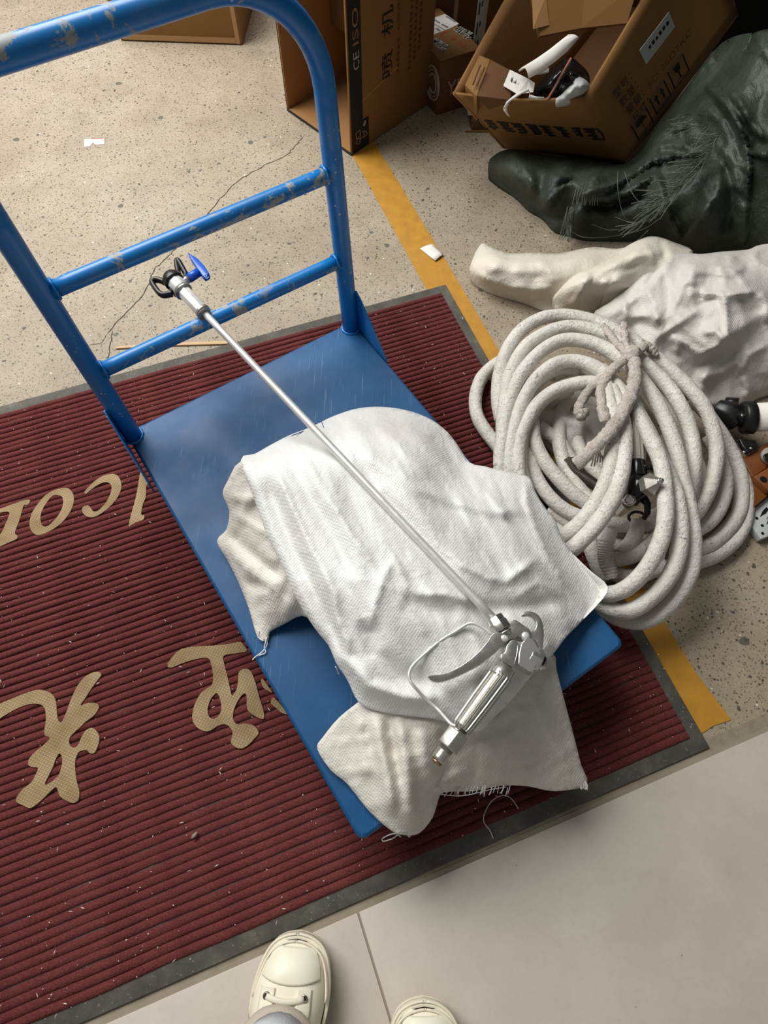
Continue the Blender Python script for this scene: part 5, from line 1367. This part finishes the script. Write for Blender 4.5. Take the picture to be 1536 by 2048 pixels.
drape('film', MAT['grey_steel'], pb, k5([(1085,712,.268),(1140,665,.270),(1190,610,.275),(1255,545,.285),(1265,475,.30),(1320,480,.30),(1370,500,.295),(1420,545,.285),(1430,600,.278),(1350,660,.272),(1230,700,.268)]), k5([(1280,560,.305),(1340,570,.300),(1220,640,.29)]),
      [(k5([(1270,490),(1250,570),(1180,640)]), .012, 5, 'sharp'), (k5([(1320,500),(1300,600),(1240,670)]), -.01, 5), (k5([(1370,520),(1370,600)]), .01, 5, 'sharp')], 5, .1, [(.005, 16, 3.3, True, 2, .5)], skirt=.02)
pp = thing('paper_strip', 'torn strip of white paper hanging over the front rim of the leaning carton', 'paper', k5a(640, 720, .26))
b = MB(); P = [(k5a(800,605,.285),k5a(810,625,.283)), (k5a(720,625,.287),k5a(740,650,.285)), (k5a(640,680,.284),k5a(665,700,.282)), (k5a(580,735,.278),k5a(612,740,.276)), (k5a(550,800,.262),k5a(590,790,.262)), (k5a(548,825,.256),k5a(585,825,.256)), (k5a(590,880,.245),k5a(612,888,.245))]
b.add([p for q in P for p in q], [(2*i,2*i+1,2*i+3,2*i+2) for i in range(len(P)-1)], True); o = b.build('strip', MAT['white_paper'], pp); md = o.modifiers.new('solid', 'SOLIDIFY'); md.thickness = .0012
b = MB(); P = [(k5a(800,605,.285),k5a(815,640,.278)), (k5a(815,660,.276),k5a(800,712,.27)), (k5a(880,680,.274),k5a(870,712,.268)), (k5a(965,688,.272),k5a(970,714,.266))]
b.add([p for q in P for p in q], [(2*i,2*i+1,2*i+3,2*i+2) for i in range(len(P)-1)], True); o = b.build('strip', MAT['white_paper'], pp); md = o.modifiers.new('solid', 'SOLIDIFY'); md.thickness = .0012
# unseen shelf and rear posts of the rack, added to shade the right corner
b = MB(); b.box((.90, 2.20, .62), 1.02, .30, .03); b.build('unseen_shelf_board', MAT['grey_steel'], rk, bevel=.002)
for x in (.42, .95):
    b = MB(); b.box((x, 2.33, .56), .04, .04, 1.1); b.build('unseen_rear_post', MAT['grey_steel'], rk)
# ------------------------------------------------------------------ things at the right edge
k1 = crop(1400, 760, 6.0235)
def ka(x, y, z): return at(1400+x/6.0235, 760+y/6.0235, z)
ro = thing('capped_tube', 'white tube with black end cap lying behind the hose coil at the right edge', 'tube', ka(600, 470, 0))
e0 = ka(575, 455, .075); ad = (ka(900, 440, .085)-e0).normalized()
rr_ = ((ka(575,270,.075)-ka(575,640,.075)).length)/2*.86
b = MB(); b.lathe(e0+ad*.006, ad, [(0, rr_*.86), (.3, rr_*.86)], 28); b.build('tube', MAT['white_paper'], ro)
b = MB(); b.lathe(e0-ad*.012, ad, [(0,rr_*.62),(.001,rr_*.95),(.004,rr_),(.022,rr_),(.024,rr_*.9)], 32); b.build('end_cap', MAT['black'], ro, )
b = MB(); b.lathe(e0-ad*.018, ad, [(0,rr_*.16),(0,rr_*.42),(.010,rr_*.45)], 24); hub = b.build('cap_hub', MAT['gloss_black'], ro)
b = MB(); b.lathe(e0-ad*.021, ad, [(0,rr_*.10),(.006,rr_*.16)], 12); b.build('cap_pin', MAT['grey_grip'], hub)
bp = thing('black_power_tool', 'black angular tool lying in shadow behind the hose coil, right side', 'tool', ka(400, 430, 0))
b = MB(); b.tube([ka(180,330,.05), ka(330,400,.055), ka(470,520,.05)], [.020,.030,.024], 8, True, False, False); b.build('housing', MAT['black'], bp, bevel=.004)
b = MB(); b.tube([ka(300,280,.04), ka(450,300,.05)], [.014,.016], 8); b.build('handle', MAT['black'], bp)
b = MB(); b.prism([ka(440,740,.045), ka(640,760,.045), ka(670,840,.045), ka(545,910,.045), ka(480,830,.045)], Zv*.012); b.build('foot_plate', MAT['black'], bp, bevel=.002)
for (x, y) in ((610,825),(530,870)):
    b = MB(); b.lathe(ka(x,y,.056), Zv, [(0,.003),(.002,.003),(.003,.001)], 10); b.build('screw', MAT['chrome'], bp)
# orange wooden blocks
def block(label, top, h, grp=None, hole=None):
    o = thing('wooden_block', label, 'wood', Vector((sum(p.x for p in top)/len(top), sum(p.y for p in top)/len(top), max(0, top[0].z-h))))
    b = MB(); b.prism([p-Zv*h for p in top], Zv*h); b.build('board', MAT['orange'], o, bevel=.002)
    if hole:
        b = MB(); b.lathe(hole-Zv*.003, Zv, [(0,.0075),(.0038,.0075)], 16); b.build('bored_hole', MAT['black'], o)
    return o
block('orange wooden block nearest the black tool at the right edge', [ka(500,940,.045), ka(660,850,.045), ka(900,700,.045), ka(1000,860,.045), ka(800,1060,.045), ka(640,1170,.045)], .040)
block('orange wooden block with a round hole at the right edge', [ka(650,1160,.052), ka(830,1050,.052), ka(1000,950,.052), ka(1100,1200,.052), ka(830,1330,.052)], .048, None, ka(765,1200,.052))
block('low orange wooden block beside the stamped metal plate', [ka(570,1215,.034), ka(645,1170,.034), ka(820,1330,.034), ka(815,1400,.034), ka(610,1570,.034)], .030)
gl = thing('dark_cup', 'small dark round lid on the orange wooden blocks at the right edge', 'lid', ka(810, 940, .045))
b = MB(); b.lathe(ka(830,940,.0455), Zv, [(0,.020),(.012,.020),(.014,.017),(.014,.004)], 24); b.build('rim', MAT['grey_grip'], gl)
b = MB(); b.lathe(ka(830,940,.0594), Zv, [(0,.012),(.002,.011)], 20); b.build('boss', MAT['black'], gl)
mpn = thing('stamped_plate', 'grey metal plate with dark square holes and markings on the floor, right edge', 'plate', ka(720, 1700, 0))
tp = [ka(580,1690,.020), ka(610,1580,.020), ka(830,1400,.020), ka(1050,1230,.020), ka(1150,1500,.020), ka(830,1880,.020), ka(735,1915,.020)]
b = MB(); b.prism([p-Zv*.018 for p in tp], Zv*.018); b.build('plate', MAT['grey_steel'], mpn, bevel=.001)
for (x, y) in ((682,1668),(748,1755),(752,1850)):
    b = MB(); b.lathe(ka(x,y,.0195), Zv, [(0,.0034),(.0011,.0034)], 8); b.build('hole', MAT['black'], mpn)
b = MB(); b.prism([ka(720,1650,.0201), ka(755,1575,.0201), ka(800,1530,.0201), ka(825,1560,.0201), ka(790,1610,.0201), ka(760,1625,.0201)], Zv*.0006); b.build('arrow_mark', MAT['black'], mpn)
text_on('number_mark', '2', ka(795,1745,.0203), (ka(840,1700,.02)-ka(795,1745,.02)).normalized(), Vector((.3,.95,0)).normalized(), .012, .016, MAT['black'], mpn)
b = MB(); b.tube([ka(560,1560,.012), ka(700,1470,.012), ka(830,1385,.012)], .005, 6); b.build('black_edging', MAT['black'], mpn)

# ------------------------------------------------------------------ litter on the floor
lp = thing('paper_scrap', 'square white paper scrap lying on the yellow floor line', 'paper', at(864, 506))
b = MB(); c_ = [at(840,497,.004), at(866,488,.003), at(887,511,.002), at(870,523,.003)]
vs = []
for j in range(5):
    for i in range(5):
        u, v = i/4, j/4; p = (c_[0]*(1-u)+c_[1]*u)*(1-v)+(c_[3]*(1-u)+c_[2]*u)*v
        vs.append(p+Zv*(.003*math.sin(3*u)+.003*v*v))
b.add(vs, [(j*5+i, j*5+i+1, (j+1)*5+i+1, (j+1)*5+i) for j in range(4) for i in range(4)], True)
o = b.build('sheet', MAT['white_paper'], lp); md = o.modifiers.new('solid', 'SOLIDIFY'); md.thickness = .0008
ls = thing('sticker_scrap', 'small torn white sticker stuck to the floor behind the trolley handle', 'sticker', at(188, 285))
b = MB(); b.prism([at(x, y, .0003) for x, y in ((168,279),(190,277),(208,276),(209,289),(192,290),(186,285),(180,293),(169,294))], Zv*.0008); b.build('sticker', MAT['white_paper'], ls)
b = MB(); b.prism([at(x, y, .0012) for x, y in ((182,276.6),(207,275.6),(207,277.4),(182,278.4))], Zv*.0003); b.build('red_edge', MAT['rod'], ls)
ws = thing('wood_strip', 'thin pale wooden strip lying against the back edge of the red mat', 'strip', at(340, 692))
MAT['pale_wood'] = plain('pale_wood', (196,164,124), .7)
b = MB(); b.prism([at(x, y, .0005) for x, y in ((232,695),(330,688),(462,683),(480,685),(450,690),(330,693),(232,699))], Zv*.004); b.build('strip', MAT['pale_wood'], ws, bevel=.0005)
ch = thing('pebble', 'tiny pale chip lying on the red mat left of the front corner of the trolley', 'chip', at(389, 1671, .0145))
b = MB(); q = at(389, 1671, .0152)
b.tube([q+Vector((-.004,-.004,0)), q+Vector((0,0,.001)), q+Vector((.004,.005,0))], [.0016,.0034,.0018], 6); b.build('chip', MAT['grout'], ch)

# ------------------------------------------------------------------ the photographer's feet
MAT['canvas'] = plain('canvas', (232,226,206), .8, var=.05, bs=.3, bscale=300, bd=.0008)
MAT['shoe_rubber'] = plain('shoe_rubber', (226,219,196), .55, var=.07, bs=.12, bscale=60, bd=.001)
MAT['toe_rubber'] = plain('toe_rubber', (232,228,206), .4, var=.05)
MAT['eyelet'] = mat_alu('eyelet', (150,140,122), .3, .9)
MAT['denim'] = plain('denim', (214,220,226), .9, var=.1, vs=40, bs=.6, bscale=400, bd=.001)
MAT['denim_cuff'] = plain('denim_cuff', (200,190,174), .9, var=.1, vs=60, bs=.6, bscale=300, bd=.0015)
per = thing('person', 'person standing at the tiled edge in cream canvas sneakers and pale rolled trousers', 'person', (-.02, -.40, .004))
def shoe(toe, heading, s):
    """s = +1 for the photo's left foot (its inner side to the right)"""
    F = Vector((math.sin(heading), math.cos(heading), 0)); Rr = Vector((F.y, -F.x, 0)); toe = Vector(toe)
    Z0 = .0058
    def P(x, y, z): return toe-F*y+Rr*(x*s)+Vector((0,0,z+Z0))   # y measured back from the toe
    half = [(0,.004),(.004,.022),(.014,.038),(.032,.0485),(.06,.0555),(.085,.0570),(.12,.0530),(.16,.0460),(.20,.0420),(.24,.0410),(.27,.036),(.288,.022),(.293,.004)]
    def outl(k=1.0, shift=0):
        R_ = [(w*k*1.04, y) for y, w in half]; L_ = [(-w*k*.96, y) for y, w in half[::-1]]
        return [(x+(.006 if y < .1 else 0)*(1-y/.1 if y < .1 else 0), y) for x, y in R_+L_]
    base = outl(); n = len(base)
    base = [tuple(p) for p in spline(base, 3, True)]; n = len(base)
    cy = .14
    def ring(k, z, kx=None):
        kx = kx or k
        return [P(x*kx, cy+(y-cy)*k, z) for x, y in base]
    b = MB(); rs = [ring(.99,0), ring(1.0,.003), ring(1.0,.012), ring(.985,.0135), ring(1.0,.015), ring(.995,.026), ring(.975,.031), ring(.94,.030,.93)]
    b.add([p for r in rs for p in r], [(i*n+k, i*n+(k+1)%n, (i+1)*n+(k+1)%n, (i+1)*n+k) for i in range(len(rs)-1) for k in range(n)], True); b.add(rs[0], [tuple(range(n))])
    so = b.build('sole', MAT['shoe_rubber'], per)
    # upper: grid over the outline
    def top(t, y):   # t -1..1 across
        if y < .055: c = .034+.026*math.sin(min(1, y/.055)*math.pi/2)
        elif y < .14: c = .060+.030*(y-.055)/.085
        else: c = .090+.012*min(1, (y-.14)/.05)
        edge = .026
        return edge+(c-edge)*(1-abs(t)**2.6)**.62
    NY, NX = 40, 20; vs = []
    ys = np.interp
    for j in range(NY+1):
        y = .004+(.288-.004)*j/NY
        w = float(np.interp(y, [h[0] for h in half], [h[1] for h in half]))*.955
        off = (.006*(1-y/.1) if y < .1 else 0)
        for i in range(NX+1):
            t = -1+2*i/NX
            tt = math.sin(t*math.pi/2)
            vs.append(P(tt*w+off, cy+(y-cy)*.955, top(tt, y)))
    b = MB(); b.add(vs, [(j*(NX+1)+i, j*(NX+1)+i+1, (j+1)*(NX+1)+i+1, (j+1)*(NX+1)+i) for j in range(NY) for i in range(NX)], True)
    up = b.build('upper', MAT['canvas'], per)
    # rubber toe cap, a shell over the front of the upper
    b = MB(); vs = []; NYc = 16
    for j in range(NYc+1):
        y0 = .010+.046*j/NYc
        for i in range(NX+1):
            t = -1+2*i/NX; tt = math.sin(t*math.pi/2)*.86
            y = y0+.010*(tt*tt)*(j/NYc)*-1
            w = float(np.interp(max(.004,y), [h[0] for h in half], [h[1] for h in half]))*.955
            vs.append(P(tt*w+.006*(1-y/.1), cy+(y-cy)*.955, top(tt, y)+.0022))
    b.add(vs, [(j*(NX+1)+i, j*(NX+1)+i+1, (j+1)*(NX+1)+i+1, (j+1)*(NX+1)+i) for j in range(NYc) for i in range(NX)], True)
    o = b.build('toe_cap', MAT['toe_rubber'], up); md = o.modifiers.new('solid', 'SOLIDIFY'); md.thickness = .0022
    # bands of rubber round the toe
    for kk, z, yl, r in ((.985,.030,.12,.0022), (.93,.0385,.085,.0020), (.985,.020,.13,.0016)):
        pts = [(x, y) for x, y in base if y < yl]
        # order around the front from one side to the other
        right = sorted([p for p in pts if p[0] > 0], key=lambda p: -p[1]); left = sorted([p for p in pts if p[0] <= 0], key=lambda p: p[1])
        pth = [P(x*kk, cy+(y-cy)*kk, z) for x, y in right+left]
        b = MB(); b.tube(pth, r, 6); b.build('toe_band', MAT['shoe_rubber'], so)
    # eyelet stays, eyelets and laces
    for sx in (-1, 1):
        for k, y in enumerate((.070, .092, .114)):
            t = sx*(.50-.03*k); w = float(np.interp(y, [h[0] for h in half], [h[1] for h in half]))*.955
            q = P(t*w, cy+(y-cy)*.955, top(t, y)+.0025)
            b = MB(); b.tube([q+(Rr*math.cos(a)+F*math.sin(a))*.0042 for a in [i*2*math.pi/16 for i in range(16)]], .0014, 6, closed=True); b.build('eyelet', MAT['eyelet'], up)
            b = MB(); b.lathe(q-Zv*.002, Zv, [(0,.0032),(.0022,.0032)], 12); b.build('eyelet_hole', MAT['black'], up)
        st = []
        for (ty, yy) in ((.30,.074),(.66,.078),(.70,.12),(.66,.165),(.34,.165),(.30,.12)):
            w = float(np.interp(yy, [h[0] for h in half], [h[1] for h in half]))*.955
            st.append((sx*ty, yy, w))
        b = MB(); vs = []; M = 8
        for j in range(M+1):
            for i in range(M+1):
                u, v = i/M, j/M; yy = .060+v*.09; ty = .30+.38*u
                w = float(np.interp(yy, [h[0] for h in half], [h[1] for h in half]))*.955
                vs.append(P(sx*ty*w, cy+(yy-cy)*.955, top(ty, yy)+.0014))
        b.add(vs, [(j*(M+1)+i, j*(M+1)+i+1, (j+1)*(M+1)+i+1, (j+1)*(M+1)+i) for j in range(M) for i in range(M)], True)
        o = b.build('eyelet_stay', MAT['canvas'], up); md = o.modifiers.new('solid', 'SOLIDIFY'); md.thickness = .0024; md.offset = 0
        for k in range(5):      # side vents
            yy = .105+.012*k; q = P(sx*.93*.052, yy, .040+.001*k)
            b = MB(); b.tube([q+(F*math.cos(a)+Zv*math.sin(a))*.0022 for a in [i*2*math.pi/10 for i in range(10)]], .0008, 5, closed=True); b.build('vent_eyelet', MAT['eyelet'], up)
    for k, y in enumerate((.070, .092, .114)):
        pts = []
        for i in range(13):
            t = (-.50+i/12)*(1-.06*k); w = float(np.interp(y, [h[0] for h in half], [h[1] for h in half]))*.955
            pts.append(P(t*w, cy+(y+.004*math.sin(math.pi*i/12)-cy)*.955, top(t, y)+.004+.0018*math.sin(math.pi*i/12)))
        b = MB(); b.tube(pts, .0042, 8, squash=.45); b.build('lace', MAT['canvas'], up)
    # trouser leg: cuff, folds, up to the knee
    ank = P(0, .138, .082)
    def leg(k, z, back): return [ank+Rr*(k*(.062)*math.cos(a))+F*(k*.070*math.sin(a)-back)+Vector((0,0,z)) for a in [i*2*math.pi/28 for i in range(28)]]
    def loft(rs_, name, m):
        b = MB(); L = len(rs_[0]); b.add([p for r in rs_ for p in r], [(i*L+k, i*L+(k+1)%L, (i+1)*L+(k+1)%L, (i+1)*L+k) for i in range(len(rs_)-1) for k in range(L)], True)
        o = b.build(name, m, per); md = o.modifiers.new('solid', 'SOLIDIFY'); md.thickness = .003; return o
    hem = []
    for z, k in ((-.004,.99),(0,1.03),(.012,1.04),(.030,1.02),(.040,1.0)):
        r = leg(k, z, .01+z*.2); hem.append([p+Vector((0,0,.004*math.sin(i*1.1)+.006*math.sin(i*.45))) for i, p in enumerate(r)])
    loft(hem, 'trouser_cuff', MAT['denim_cuff'])
    lg = []
    for j in range(13):
        t = j/12; z = .034+t*.42
        r = leg(1.0+.16*t, z, .012+.05*t); lg.append([p+(p-ank-Vector((0,0,z))).normalized()*(.0035*math.sin(z*120+i*.6)*(1-t)) for i, p in enumerate(r)])
    loft(lg, 'trouser_leg', MAT['denim'])
shoe(at(596, 1857, .015), math.radians(3.5), 1)
shoe(at(852, 1987, .015), math.radians(-2), -1)
